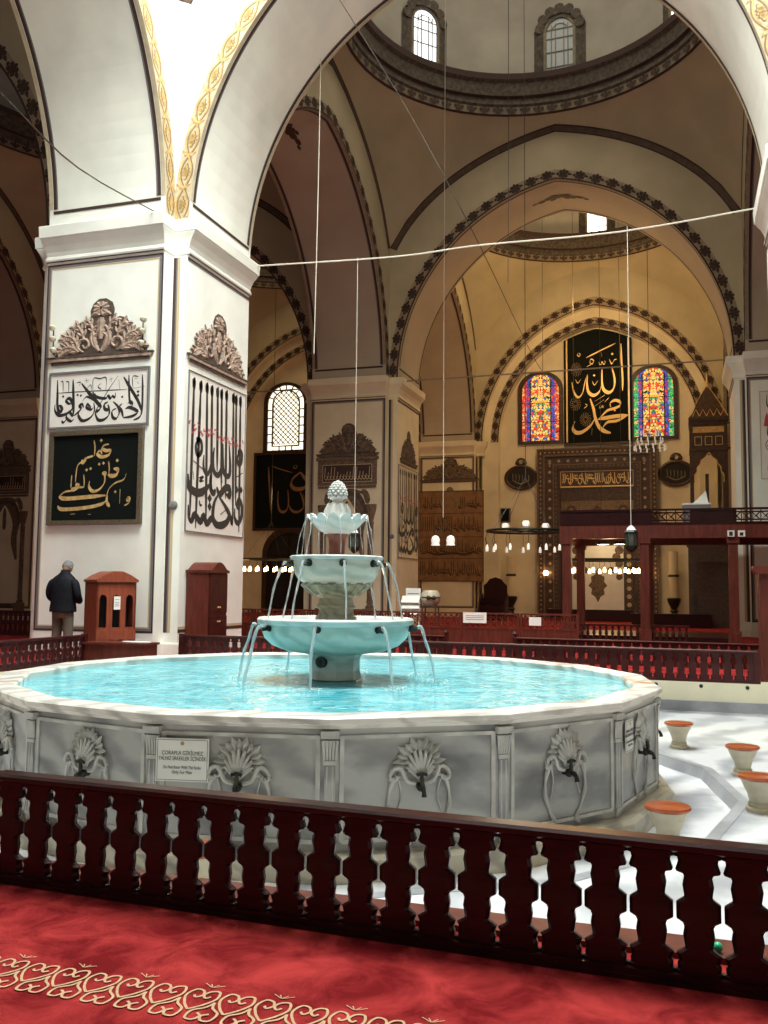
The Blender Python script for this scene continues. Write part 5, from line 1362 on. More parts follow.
while x < 1.45:
    kk = r_.random()
    if kk < 0.5: ribbon(m, Q2, [(x, 0.26), (x+0.01, -0.05), (x-0.04, -0.18)], 0.035, 0.034, taper=False)
    elif kk < 0.8: ribbon(m, Q2, [(x-0.02, 0.05), (x, -0.15), (x+0.09, -0.24), (x+0.17, -0.12), (x+0.14, 0.0)], 0.045, 0.036, nib=rad(60))
    else: ribbon(m, Q2, [(x+0.08, 0.12), (x, 0.18), (x-0.02, 0.05), (x+0.1, 0.0), (x+0.18, 0.06)], 0.04, 0.038, nib=rad(60))
    if r_.random() < 0.6: disc(m, Q2, x, r_.uniform(-0.2, 0.25), 0.028, n=4, h=0.035)
    x += 0.085
m.build('writing', o)
# medallions
def medallion(x, z, label):
    P = Pl((x, YB2-0.03, z), (1, 0, 0), (0, -1, 0)); root = empty('oval_medallion', tuple(P.o), label, 'medallion', 'oval medallions on the far wall')
    Q = Pl((0, 0, 0), P.ex, P.n)
    m = MB(); m.use('woodm'); m.grid([[Q(a*cos(t), b*sin(t), h) for t in [2*PI*i/32 for i in range(33)]] for a, b, h in ((0.78, 0.60, 0), (0.78, 0.60, 0.08), (0.70, 0.52, 0.10), (0.62, 0.46, 0.05))]); m.build('frame', root)
    m = MB(); m.use('black'); disc(m, Q, 0, 0, 0.63, 0.47, n=30, h=0.04); m.use('goldshade')
    for k_ in range(6): ribbon(m, Q, [(-0.4+k_*0.15, 0.22-0.02*k_), (-0.38+k_*0.15, -0.05), (-0.45+k_*0.16, -0.2)], 0.045, 0.045, nib=rad(60))
    ribbon(m, Q, [(-0.4, -0.12), (0, -0.28), (0.4, -0.1)], 0.05, 0.046); m.build('inscription', root)
    m = MB(); m.use('woodm'); m.grid([[Q(r*cos(t)*0.24, 0.74+r*sin(t)*0.2, h) for t in [2*PI*i/16 for i in range(17)]] for r, h in ((1, 0.0), (1, 0.05), (0.5, 0.07))])
    for sx in (-1, 1): m.ball(tuple(Q(sx*0.18, 0.70, 0.03)), 0.10, 6)
    m.build('crown', root)
medallion(-7.04, 6.5, 'dark oval medallion on the far wall left of the prayer niche')
medallion(-0.12, 6.5, 'dark oval medallion on the far wall between prayer niche and pulpit')
# candles beside the niche
def big_candle(x, z1, label):
    root = empty('giant_candle', (x, YB2-0.75, 0), label, 'candle', 'giant candles beside the prayer niche')
    m = MB(); m.use('bronze'); m.lathe([(0.34, 0), (0.34, 0.08), (0.16, 0.16), (0.12, 0.35), (0.2, 0.42), (0.12, 0.5), (0.26, 0.8), (0.3, 0.95), (0.24, 1.0)], 16); m.build('candlestick', root, smooth=True)
    m = MB(); m.use('candle'); m.lathe([(0.20, 0.98), (0.19, z1), (0.02, z1+0.02)], 16); m.use('bronze'); m.lathe([(0.22, 1.9), (0.24, 1.95), (0.22, 2.0)], 16, cap=False); m.build('candle', root, smooth=True)
big_candle(-0.30, 3.0, 'giant candle on a bronze stick right of the prayer niche'); big_candle(-7.4, 2.8, 'giant candle on a bronze stick left of the prayer niche')
# wall lamps glowing on the niche's frame
for x, lb_ in ((-5.85, 'small glowing wall lamp on the left border of the prayer niche'), (-1.35, 'small glowing wall lamp on the right border of the prayer niche')):
    root = empty('wall_lamp', (x, YB2-0.36, 2.05), lb_, 'lamp')
    m = MB(); m.use('lamplit'); m.ball((0, -0.12, 0.0), 0.12, 8); m.build('bulb', root, smooth=True)
    m = MB(); m.use('bronze'); m.tube([(0, 0.06, -0.2), (0, -0.1, -0.22), (0, -0.12, -0.12)], 0.025, 6); m.lathe([(0.03, -0.16), (0.07, -0.12), (0.075, -0.09)], 10, (0, -0.12, 0)); m.build('bracket', root)
# loudspeaker box on the wall
m = MB(); m.use('linegrey'); m.prism([(-0.22, -0.32), (0.22, -0.32), (0.22, 0.32), (-0.22, 0.32)], 0.0, 0.22, Q.T()); m.use('blackb'); m.box(-0.18, 0.18, -0.28, 0.28, 0.22, 0.235, Q.T())
b = m.build('loudspeaker', loc=(-7.75, YB2-0.05, 4.75)); tag(b, 'small grey loudspeaker box on the far wall under the left medallion', 'loudspeaker')

# dark arched doorway in the left aisle
P = Pl((-18.75, YB2, 0), (1, 0, 0), (0, -1, 0)); m = MB()
arc = [(1.25*cos(t), 2.75+1.30*sin(t)) for t in [PI*i/20 for i in range(21)]]
m.use('woodm'); m.grid([[P(x*k_, z if z < 0.01 else z*(1+(k_-1)*0.4), h) for x, z in [(1.25, 0)]+arc+[(-1.25, 0)]] for k_, h in ((1.18, 0.0), (1.18, 0.10), (1.0, 0.10), (1.0, 0.03))])
m.use('black'); m.face([P(x, z, 0.03) for x, z in [(1.25, 0)]+arc+[(-1.25, 0)]])
m.use('woodd'); m.box(-0.03, 0.03, 0, 4.0, 0.03, 0.06, P.T())
for sx in (-1, 1):
    for z0_, z1_ in ((0.2, 1.4), (1.6, 2.9)): rectstrip(m, P, min(sx*0.12, sx*1.05), max(sx*0.12, sx*1.05), z0_, z1_, 0.05, 0.05)
m.build('door_1', kind='structure')
# ---------------------------------------------------------------- pulpit (minber)
mn = empty('pulpit', (1.16, 40.0, 0), 'tall dark wooden pulpit tower with pointed roof and arched opening', 'pulpit')
m = MB(); m.use('woodm')
for x in (-0.66, 0.66):
    for y in (-0.6, 0.6): m.box(x-0.07, x+0.07, y-0.07, y+0.07, 4.0, 8.2)
m.box(-0.75, 0.75, -0.7, 0.7, 7.0, 7.12); m.box(-0.75, 0.75, -0.7, 0.7, 8.1, 8.25)
m.box(-0.12, 0.02, 0.62, 0.66, 4.3, 6.2); m.box(-0.70, -0.66, -0.6, 0.6, 7.1, 8.1); m.box(0.66, 0.70, -0.6, 0.6, 7.1, 8.1); m.box(-0.66, 0.66, -0.66, -0.60, 7.1, 8.1)
m.build('canopy', mn)
m = MB(); m.use('goldb'); Qf = Pl((0, -0.67, 0), (1, 0, 0), (0, -1, 0))
for x in (-0.4, 0, 0.4): rectstrip(m, Qf, x-0.14, x+0.14, 7.22, 7.58, 0.022, 0.02)
m.use('gold'); m.box(-0.6, 0.6, 7.74, 7.98, 0.0, 0.02, Qf.T())
arch = [(-0.56, 5.7), (-0.56, 6.0), (-0.46, 6.15), (-0.46, 6.3), (-0.34, 6.45), (-0.3, 6.6), (-0.14, 6.72), (0, 6.92)]
full = arch+[(-x, z) for x, z in arch[-2::-1]]
m.use('goldb')
for a, b_ in zip(full, full[1:]): m.tube([Qf(*a, 0.02), Qf(*b_, 0.02)], 0.022, 4)
m.use('woodm'); m.face([Qf(x, z, 0) for x, z in arch]+[Qf(0, 7.0, 0), Qf(-0.6, 7.0, 0), Qf(-0.6, 5.7, 0)]); m.face([Qf(-x, z, 0) for x, z in arch]+[Qf(0, 7.0, 0), Qf(0.6, 7.0, 0), Qf(0.6, 5.7, 0)])
m.build('arch_screen', mn)
m = MB(); m.use('woodm'); m.lathe([(1.06, 8.22), (1.08, 8.35), (0.86, 8.55), (0.55, 9.1), (0.25, 9.55), (0.07, 9.75)], 4, ph=PI/4)
m.use('goldb')
for a in range(4):
    t = a*PI/2+PI/4; m.tube([(1.07*cos(t), 1.07*sin(t), 8.38), (0.57*cos(t), 0.57*sin(t), 9.12), (0.08*cos(t), 0.08*sin(t), 9.75)], 0.014, 4)
for k_ in range(5):
    x = -0.6+k_*0.27; m.tube([(x, -0.80, 8.40), (x+0.13, -0.70, 8.70), (x+0.27, -0.80, 8.40)], 0.018, 4)
m.build('spire', mn)
m = MB(); m.use('goldb'); m.lathe([(0.05, 9.7), (0.09, 9.8), (0.04, 9.88), (0.07, 9.98), (0.03, 10.05), (0.045, 10.12), (0.006, 10.4)], 10); m.build('finial', mn, smooth=True)
m = MB(); m.use('woodm'); m.box(-0.72, 0.72, -0.68, 0.68, 0, 4.3); m.box(-0.8, 0.8, -3.6, -0.68, 0, 2.4); m.box(-0.8, 0.8, -5.2, -3.6, 0, 1.2)
Qg = Pl((0, -5.2, 0), (1, 0, 0), (0, -1, 0)); m.box(-0.9, -0.68, 0, 3.0, -0.0, 0.14, Qg.T()); m.box(0.68, 0.9, 0, 3.0, 0, 0.14, Qg.T()); m.box(-0.95, 0.95, 2.85, 3.5, 0, 0.16, Qg.T())
m.use('goldshade'); rectstrip(m, Qg, -0.8, 0.8, 2.95, 3.4, 0.04, 0.165)
for k_ in range(8): ribbon(m, Qg, [(-0.6+k_*0.16, 3.3), (-0.6+k_*0.16, 3.08), (-0.52+k_*0.16, 3.04)], 0.03, 0.168)
m.build('stair', mn)

# ---------------------------------------------------------------- muezzin platform
dk = empty('raised_platform', (0, 24.0, 0), 'dark red wooden raised platform on posts with a lattice parapet', 'platform')
DX = (-2.78, -0.86, 1.22, 3.2)
for y in (0.0, 3.4):
    for x in DX:
        if y > 0 and x > 1: continue
        m = MB(); m.use('woodr'); m.box(x-0.11, x+0.11, y-0.11, y+0.11, 0, 2.62); m.box(x-0.15, x+0.15, y-0.15, y+0.15, 0, 0.32); m.box(x-0.15, x+0.15, y-0.15, y+0.15, 2.45, 2.58)
        for c_ in (-1, 1): m.prism([(0, 0), (0.28*c_, 0), (0, -0.28)], -0.05, 0.05, lambda a, b, c, x=x, y=y: (x+a+0.10*(1 if a > 0 else -1 if a < 0 else 0), y+c, 2.58+b)) if False else None
        m.build('post', dk)
m = MB(); m.use('woodr'); m.box(-2.95, 4.2, -0.16, 0.10, 2.58, 2.92); m.box(-2.95, -2.75, -0.1, 3.6, 2.58, 2.92); m.box(-2.95, 4.2, 3.4, 3.6, 2.58, 2.92); m.use('woodrail'); m.box(-2.95, 4.2, -0.05, 3.5, 2.86, 2.92)
m.build('beam', dk)
m = MB(); m.use('woodd'); Qd = Pl((0, -0.12, 0), (1, 0, 0), (0, -1, 0))
m.box(-2.93, 4.2, 3.26, 3.31, 0.0, 0.07, Qd.T()); m.box(-2.93, 4.2, 2.92, 2.97, 0.0, 0.06, Qd.T())
m.box(-2.93, -0.75, 2.95, 3.28, 0.01, 0.03, Qd.T())
x = -0.75
while x < 4.1:
    m.box(x, x+0.10, 2.95, 3.28, 0.0, 0.05, Qd.T()); w_ = 0.62
    c0 = x+0.10
    if int((x+0.75)/0.98) % 2 == 1: m.box(c0, c0+0.88, 2.95, 3.28, 0.01, 0.03, Qd.T())
    else:
        for k_ in range(4):
            cx_ = c0+0.11+k_*0.22
            m.tube([Qd(cx_-0.11, 3.11, 0.03), Qd(cx_, 3.22, 0.03), Qd(cx_+0.11, 3.11, 0.03), Qd(cx_, 3.0, 0.03), Qd(cx_-0.11, 3.11, 0.03)], 0.018, 4)
            m.tube([Qd(cx_, 2.97, 0.03), Qd(cx_, 3.27, 0.03)], 0.014, 4)
        m.tube([Qd(c0, 3.02, 0.03), Qd(c0+0.88, 3.02, 0.03)], 0.018, 4); m.tube([Qd(c0, 3.21, 0.03), Qd(c0+0.88, 3.21, 0.03)], 0.018, 4)
    x += 0.98
m.build('parapet', dk)
m = MB(); m.use('woodd'); m.box(-2.93, -2.88, -0.1, 3.5, 2.92, 3.31); m.build('side_parapet', dk)
for (xa, xb) in ((-2.65, -0.98), (-0.74, 0.18)):
    m = MB(); m.use('woodrail'); m.box(xa, xb, -0.04, 0.04, 0.38, 0.43); m.box(xa, xb, -0.04, 0.04, 0.0, 0.05)
    n_ = int((xb-xa)/0.14)
    for i in range(n_):
        c_ = xa+(i+0.5)*(xb-xa)/n_; m.lathe([(0.035, 0.05), (0.025, 0.12), (0.045, 0.2), (0.025, 0.3), (0.04, 0.38)], 6, (c_, 0, 0))
    m.build('balustrade', dk)
m = MB(); m.use('woodd'); m.box(-2.7, 1.15, 0.08, 3.3, 0.0, 0.14); m.build('dark_cover', dk)  # dark slab added to hide the bright carpet under the platform
for xa, xb, lb_ in ((-5.4, -1.9, 'long low added dark bookcase in front of the prayer niche'), (-1.7, 1.0, 'shorter low added dark bookcase to the right of the long one, below the giant candle')):  # dark blocks added to keep the red carpet before the far wall dark
    bc = empty('dark_filler', ((xa+xb)/2, 39.6 if xa < -5 else 34.2, 0), lb_, 'filler', 'added dark fillers before the far wall')
    m = MB(); m.use('woodd'); hw_ = (xb-xa)/2; m.box(-hw_, hw_, -0.2, 0.2, 0, 0.44); m.build('body', bc)
    m = MB(); m.use('woodd'); m.box(-hw_-0.04, hw_+0.04, -0.24, 0.24, 0.44, 0.48); m.build('top', bc)
root = empty('ceiling_fixture', (1.25, 23.80, 2.62), 'pair of small white boxes fixed to the beam of the platform at the right', 'fixture')
m = MB(); m.use('plastic')
for x in (-0.16, 0.08): m.box(x, x+0.16, -0.05, 0.02, -0.02, 0.13)
m.use('black'); m.box(-0.12, -0.04, -0.055, -0.05, 0.0, 0.10); m.box(0.12, 0.20, -0.055, -0.05, 0.0, 0.08); m.build('housing', root)
# ceiling spots under the platform
for x, y in ((-2.0, 1.6), (-1.55, 1.5)):
    root = empty('ceiling_spot', (x, 24.0+y, 2.56), 'glowing spot lamp under the raised platform', 'lamp', 'spot lamps under the raised platform')
    m = MB(); m.use('lampon'); m.lathe([(0.16, -0.045), (0.17, -0.02), (0.01, -0.015)], 14); m.build('bulb', root)
    m = MB(); m.use('bronze'); m.lathe([(0.19, -0.05), (0.2, 0.02), (0.17, 0.02)], 14, cap=False); m.build('housing', root)
l = light('spot_glow', 'POINT', (-1.8, 25.5, 2.2), 25, (1, 0.72, 0.4), 0.1)
# white box on top of the platform
root = empty('storage_box', (0.42, 25.6, 2.92), 'pale grey box standing on the raised platform', 'box')
m = MB(); m.use('linegrey'); m.box(-0.35, 0.35, -0.22, 0.22, 0, 0.62); m.build('body', root); m = MB(); m.use('plastic'); m.box(-0.36, 0.36, -0.23, 0.23, 0.62, 0.66)
m.prism([(-0.1, 0.66), (0.3, 0.66), (0.24, 1.0)], -0.05, 0.05, lambda a, b, c: (a, c, b)); m.build('lid', root)
# ---------------------------------------------------------------- furniture near the left pillar
kd = empty('shoe_cabinet', (-9.55, 14.02, 0), 'reddish wooden cabinet with three arched dark openings before the white pillar', 'cabinet')
kd.scale = (0.72, 1.05, 0.99); kd.rotation_euler = (0, 0, 1.0)
m = MB(); m.use('woodk')
m.box(-0.50, 0.50, -0.22, 0.28, 0, 0.30); m.box(-0.50, 0.50, 0.24, 0.28, 0.3, 1.34); m.box(-0.50, -0.46, -0.22, 0.28, 0.3, 1.34); m.box(0.46, 0.50, -0.22, 0.28, 0.3, 1.34); m.box(-0.5, 0.5, -0.22, 0.28, 1.30, 1.34)
m.build('body', kd)
m = MB(); m.use('woodk'); Qk = Pl((0, -0.22, 0), (1, 0, 0), (0, -1, 0))
def archhole(m, x0, x1, hx, z0, z1, zt, zb):
    """panel from x0..x1, zb..zt with an arched hole of half width hx about its middle"""
    c = (x0+x1)/2; a = [(c-hx, z0)]+[(c-hx*cos(t), z1-hx+hx*sin(t)) for t in [PI*i/10 for i in range(11)]]+[(c+hx, z0)]
    o_ = [(x0, z0)]+[(x0+(x1-x0)*i/10, zt) for i in range(11)]+[(x1, z0)]
    m.grid([[Qk(x, z, 0.0) for x, z in o_], [Qk(x, z, 0.0) for x, z in a]]); m.grid([[Qk(x, z, 0.0) for x, z in a], [Qk(x, z, -0.03) for x, z in a]])
    m.face([Qk(x0, zb, 0), Qk(x1, zb, 0), Qk(x1, z0, 0), Qk(x0, z0, 0)])
for k_ in range(3): archhole(m, -0.5+k_/3, -0.5+(k_+1)/3, 0.095, 0.55, 1.12, 1.34, 0.3)
m.build('front_panel', kd)
m = MB(); m.use('black'); m.box(-0.45, 0.45, 0.0, 0.01, 0.3, 1.3); m.build('dark_interior', kd)
m = MB(); m.use('woodk')
top = [(-0.53, 1.34), (-0.53, 1.38), (-0.32, 1.47), (-0.12, 1.53), (0.12, 1.53), (0.32, 1.47), (0.53, 1.38), (0.53, 1.34)]
m.prism(top, -0.26, 0.30, lambda x, z, y: (x, y, z)); m.build('cornice', kd)
m = MB(); m.use('woodk'); skirt = [(-0.5, 0.30), (-0.5, 0.5), (0.5, 0.5), (0.5, 0.30)]+[(0.5-0.0625*i, 0.30+0.05*abs(sin(PI*i/4))) for i in range(1, 16)]
m.prism(skirt, 0.0, 0.02, Qk.T()); m.build('scalloped_apron', kd)
pp = MB(); pp.use('plastic'); pp.box(-0.08, 0.085, 0.86, 1.09, 0.022, 0.026, Qk.T()); pp.use('linegrey')
for z in (0.92, 0.95, 0.98, 1.03): pp.box(-0.05, 0.05, z, z+0.008, 0.0262, 0.027, Qk.T())
b = pp.build('paper_notice', loc=(-9.55, 14.02, 0)); b.scale = (0.72, 1.05, 0.99); b.rotation_euler = (0, 0, 1.0); tag(b, 'white paper notice stuck on the middle opening of the arched cabinet', 'notice')

wd = empty('wardrobe', (-8.46, 15.48, 0), 'narrow dark red wardrobe with curved top against the right side of the white pillar', 'cabinet')
wd.scale = (1, 0.58, 1.0)
m = MB(); m.use('woodr'); m.box(-0.24, 0.22, -0.62, 0.62, 0.06, 1.52); m.box(-0.25, 0.24, -0.64, 0.64, 0, 0.1); m.build('body', wd)
m = MB(); m.use('woodr'); pr = [(-0.66, 1.52), (-0.66, 1.57), (-0.5, 1.58)]+[(-0.45+0.9*i/10, 1.60+0.12*sin(PI*i/10)) for i in range(11)]+[(0.5, 1.58), (0.66, 1.57), (0.66, 1.52)]
m.prism(pr, -0.25, 0.26, lambda y, z, x: (x, y, z)); m.build('cornice', wd)
Qw = Pl((0.22, 0, 0), (0, 1, 0), (1, 0, 0))
for sy in (-1, 1):
    for z0, z1 in ((0.14, 0.72), (0.78, 1.50)):
        d_ = MB(); d_.use('woodrail'); x0, x1 = (0.01, 0.59) if sy > 0 else (-0.59, -0.01)
        d_.box(x0, x1, z0, z1, 0, 0.022, Qw.T()); d_.use('woodr'); rectstrip(d_, Qw, x0+0.07, x1-0.07, z0+0.07, z1-0.07, 0.018, 0.024)
        dd = d_.build('door', wd); kb = MB(); kb.use('goldb'); kb.ball(tuple(Qw(sy*0.06, z1-0.1 if z0 < 0.5 else z0+0.1, 0.035)), 0.016, 6); kb.build('knob', dd)

bx = empty('wooden_bench_box', (-8.84, 13.30, 0), 'low reddish wooden box seat between the two railings by the white pillar', 'bench')
m = MB(); m.use('woodr'); m.box(-0.56, 0.56, -0.20, 0.20, 0, 0.30); m.build('body', bx)
m = MB(); m.use('woodr'); m.box(-0.59, 0.59, -0.23, 0.23, 0.30, 0.335); m.build('lid', bx)
m = MB(); m.use('plastic'); m.prism([(0.30*cos(t)*0.9, 0.12*sin(t)) for t in [2*PI*i/16 for i in range(16)]], 0.338, 0.352); b = m.build('folded_cloth', loc=(-8.55, 13.3, 0)); tag(b, 'small pale folded cloth lying on the low wooden box', 'cloth')

cb = empty('cabinet', (1.60, 14.40, 0), 'tall red-brown cabinet at the right edge beside the end of the railing', 'cabinet')
m = MB(); m.use('woodr'); m.box(-0.54, 0.2, -0.25, 0.12, 0, 1.52); m.build('body', cb)
m = MB(); m.use('woodr'); m.prism([(-0.58, 1.52), (-0.62, 1.58), (-0.62, 1.63), (0.22, 1.63), (0.22, 1.52)], -0.30, 0.14, lambda x, z, y: (x, y, z)); m.build('cornice', cb)
m = MB(); m.use('woodr'); Qc = Pl((0, -0.25, 0), (1, 0, 0), (0, -1, 0))
for x0, x1 in ((-0.50, -0.19), (-0.16, 0.17)): m.box(x0, x1, 0.1, 1.45, 0.0, 0.02, Qc.T()); rectstrip(m, Qc, x0+0.06, x1-0.06, 0.18, 1.37, 0.02, 0.03)
m.build('door', cb)

# ---------------------------------------------------------------- partitions behind the fountain
def partition():
    root = empty('lattice_partition'); W_, H_ = 1.25, 0.76
    m = MB(); m.use('woodr'); m.box(0, W_, -0.02, 0.02, 0, 0.42); m.box(0, W_, -0.03, 0.03, 0.40, 0.44); m.box(0, 0.05, -0.03, 0.03, 0, H_); m.box(W_-0.05, W_, -0.03, 0.03, 0, H_); m.box(0, W_, -0.03, 0.03, H_-0.04, H_); m.build('frame', root)
    m = MB(); m.use('woodr'); y = 0
    for i in range(9):
        cx_ = 0.05+(i+0.5)*(W_-0.1)/9
        for cz in (0.51, 0.65): m.tube([(cx_-0.06, y, cz), (cx_, y, cz+0.065), (cx_+0.06, y, cz), (cx_, y, cz-0.065), (cx_-0.06, y, cz)], 0.013, 4)
        m.box(cx_-0.012, cx_+0.012, -0.01, 0.01, 0.44, H_-0.04)
    m.box(0.05, W_-0.05, -0.012, 0.012, 0.575, 0.59); m.build('lattice', root)
    return root
p0 = partition(); labs = ['leftmost carved red partition panel behind the fountain, by the white pillar', 'carved red partition panel seen between the left water jets', 'carved red partition panel behind the fountain stem', 'carved red partition panel below the white book stand', 'carved red partition panel carrying the white notice', 'carved red partition panel just right of the white notice', 'rightmost carved red partition panel, next to the raised platform']
for i, lb_ in enumerate(labs):
    o = p0 if i == 0 else copy_tree(p0); o.location = (-10.95+i*1.27, 20.0, 0); tag(o, lb_, 'partition', 'carved partitions behind the fountain')
m = MB(); m.use('plastic'); m.box(-0.26, 0.26, -0.05, -0.04, 0.53, 0.76); m.use('linegrey')
for z in (0.6, 0.64, 0.68): m.box(-0.2, 0.2, -0.052, -0.050, z, z+0.012)
b = m.build('notice_board', loc=(-4.32, 20.0, 0)); tag(b, 'white notice hung on the carved red partition right of the fountain', 'sign')
m = MB(); m.use('plastic'); m.box(-0.13, 0.13, -0.05, -0.04, 0.50, 0.68); b = m.build('notice_board', loc=(-3.0, 20.0, 0)); tag(b, 'small pale square notice on the last partition panels', 'sign')
# leaflet stand
ls = empty('leaflet_stand', (-6.12, 21.2, 0), 'white leaflet stand with tilted shelves behind the fountain', 'stand')
m = MB(); m.use('plastic')
for x in (-0.2, 0.2): m.tube([(x, -0.15, 0), (x, 0.0, 1.0)], 0.016, 5); m.tube([(x, 0.2, 0), (x, 0.0, 1.0)], 0.016, 5)
m.build('legs', ls)
for z in (0.66, 0.80, 0.94):
    m = MB(); m.use('plastic'); m.add([(-0.22, -0.16, z), (0.22, -0.16, z), (0.22, -0.04, z+0.16), (-0.22, -0.04, z+0.16), (-0.22, -0.13, z-0.02), (0.22, -0.13, z-0.02), (0.22, -0.01, z+0.14), (-0.22, -0.01, z+0.14)], [(0, 1, 2, 3), (7, 6, 5, 4), (0, 4, 5, 1), (1, 5, 6, 2), (2, 6, 7, 3), (3, 7, 4, 0)]); m.build('shelf', ls)
m = MB(); m.use('plastic'); m.box(-0.14, 0.22, -0.02, 0.0, 1.05, 1.28); m.use('linegrey'); m.box(-0.1, 0.18, -0.025, -0.02, 1.14, 1.16); m.build('header_card', ls)
dm_ = empty('wooden_drum_jar', (-5.66, 21.2, 0), 'pale barrel-shaped jar with dark bow on a wooden stand', 'jar')
m = MB(); m.use('woodm')
for x in (-0.16, 0.16):
    for y in (-0.14, 0.14): m.tube([(x*1.2, y*1.2, 0), (x, y, 0.84)], 0.018, 5)
m.box(-0.2, 0.2, -0.17, 0.17, 0.82, 0.86); m.build('stand', dm_)
m = MB(); m.use('stoolw'); m.lathe([(0.14, 0.86), (0.22, 0.95), (0.235, 1.05), (0.21, 1.17), (0.16, 1.23), (0.02, 1.24)], 20); m.build('barrel', dm_, smooth=True)
m = MB(); m.use('woodm'); m.lathe([(0.238, 1.05), (0.245, 1.06), (0.238, 1.08)], 20, cap=False)
for sx in (-1, 1): m.ball((0.08+sx*0.07, -0.235, 1.06), 0.055, 6)
m.ball((0.08, -0.25, 1.06), 0.03, 6); m.build('bow', dm_, smooth=True)
# carved chair at the far wall
kr = empty('carved_throne_chair', (-7.5, 38.4, 0), 'tall dark carved preaching chair in front of the far wall', 'chair')
m = MB(); m.use('woodd'); m.box(-0.52, 0.52, -0.4, 0.4, 0.0, 0.62); m.build('seat', kr)
m = MB(); m.use('woodd'); pr = [(-0.5, 0.6), (0.5, 0.6), (0.5, 1.45), (0.38, 1.55), (0.25, 1.72), (0.0, 1.80), (-0.25, 1.72), (-0.38, 1.55), (-0.5, 1.45)]; m.prism(pr, 0.34, 0.42, lambda x, z, y: (x, y, z)); m.build('backrest', kr)
for sx in (-1, 1):
    m = MB(); m.use('woodd'); m.prism([(-0.4, 0.0), (-0.62, 0.0), (-0.45, 0.75), (0.3, 1.1), (0.4, 0.6), (0.4, 0.0)], 0, 0.06, lambda y, z, x, sx=sx: (sx*(0.5+x), y, z)); m.build('side_panel', kr)

# ---------------------------------------------------------------- chandeliers and hanging lamps
def chandelier(label, loc, R_, n, lampkey, wire_top, drop=0.45, up_=0, tulip=0.07, group='ring chandeliers'):
    root = empty('ring_chandelier', loc, label, 'chandelier', group)
    m = MB(); m.use('iron'); m.tube([(R_*cos(2*PI*i/36), R_*sin(2*PI*i/36), 0) for i in range(37)], 0.035, 6)
    for i in range(6):
        a = 2*PI*i/6; m.tube([(R_*cos(a), R_*sin(a), 0), (-R_*cos(a), -R_*sin(a), 0)], 0.014, 4)
    m.build('ring', root)
    m = MB(); m.use('wire')
    for i in range(4):
        a = PI/4+i*PI/2; m.tube([(R_*cos(a), R_*sin(a), 0), (0, 0, 1.5)], 0.006, 3)
    m.tube([(0, 0, 1.5), (0, 0, wire_top-loc[2])], 0.010, 4); m.build('suspension_wire', root)
    for i in range(n):
        a = 2*PI*i/n; c, s_ = R_*cos(a), R_*sin(a)
        m = MB(); m.use('iron'); m.tube([(c, s_, 0), (c*1.06, s_*1.06, -drop*0.4), (c*1.02, s_*1.02, -drop*0.75)], 0.008, 4); ar = m.build('lamp_arm', root)
        m = MB(); m.use(lampkey); z = -drop*0.75
        m.lathe([(0.012, z), (tulip*0.65, z-0.03), (tulip, z-0.08), (tulip*0.9, z-0.14), (tulip*1.05, z-0.17)], 8, (c*1.02, s_*1.02, 0)); m.build('lamp_glass', ar, smooth=True)
    for i in range(up_):
        a = 2*PI*i/up_+0.7; m = MB(); m.use(lampkey); m.lathe([(0.02, 0.04), (0.10, 0.10), (0.11, 0.18), (0.08, 0.24)], 8, (R_*0.6*cos(a), R_*0.6*sin(a), 0)); m.build('lamp_glass', root, smooth=True)
    return root
chandelier('iron ring chandelier with many small white glass lamps, right of the fountain', (-4.10, 25.6, 2.90), 1.08, 14, 'lampw', 19.5, 0.52, 3, 0.042)
chandelier('lit ring chandelier glowing behind the raised platform', (-2.78, 35.0, 2.40), 1.35, 22, 'lamplit', 18.5, 0.40, 0, 0.05)
chandelier('lit ring chandelier glowing behind the left side of the fountain', (-15.75, 34.0, 2.40), 1.15, 20, 'lamplit', 18.5, 0.40, 0, 0.055)
# two-lamp pendant
pl2 = empty('pendant_lamp', (-5.79, 22.9, 2.60), 'pendant of two white glass lamps hanging before the brown inscription', 'lamp')
m = MB(); m.use('rope'); m.tube([(0, 0, 14.9), (0, 0, 0.5)], 0.010, 4); m.use('iron'); m.tube([(-0.2, 0, 0.02), (-0.24, 0, 0.16), (-0.1, 0, 0.22), (0, 0, 0.1), (0.1, 0, 0.22), (0.24, 0, 0.16), (0.2, 0, 0.02)], 0.012, 5); m.tube([(0, 0, 0.5), (-0.2, 0, 0.15)], 0.006, 3); m.tube([(0, 0, 0.5), (0.2, 0, 0.15)], 0.006, 3); m.build('bracket', pl2)
for x in (-0.2, 0.2):
    m = MB(); m.use('lampw'); m.lathe([(0.03, 0.04), (0.09, 0.0), (0.115, -0.08), (0.10, -0.17), (0.12, -0.22)], 10, (x, 0, 0)); m.build('lamp_glass', pl2, smooth=True)
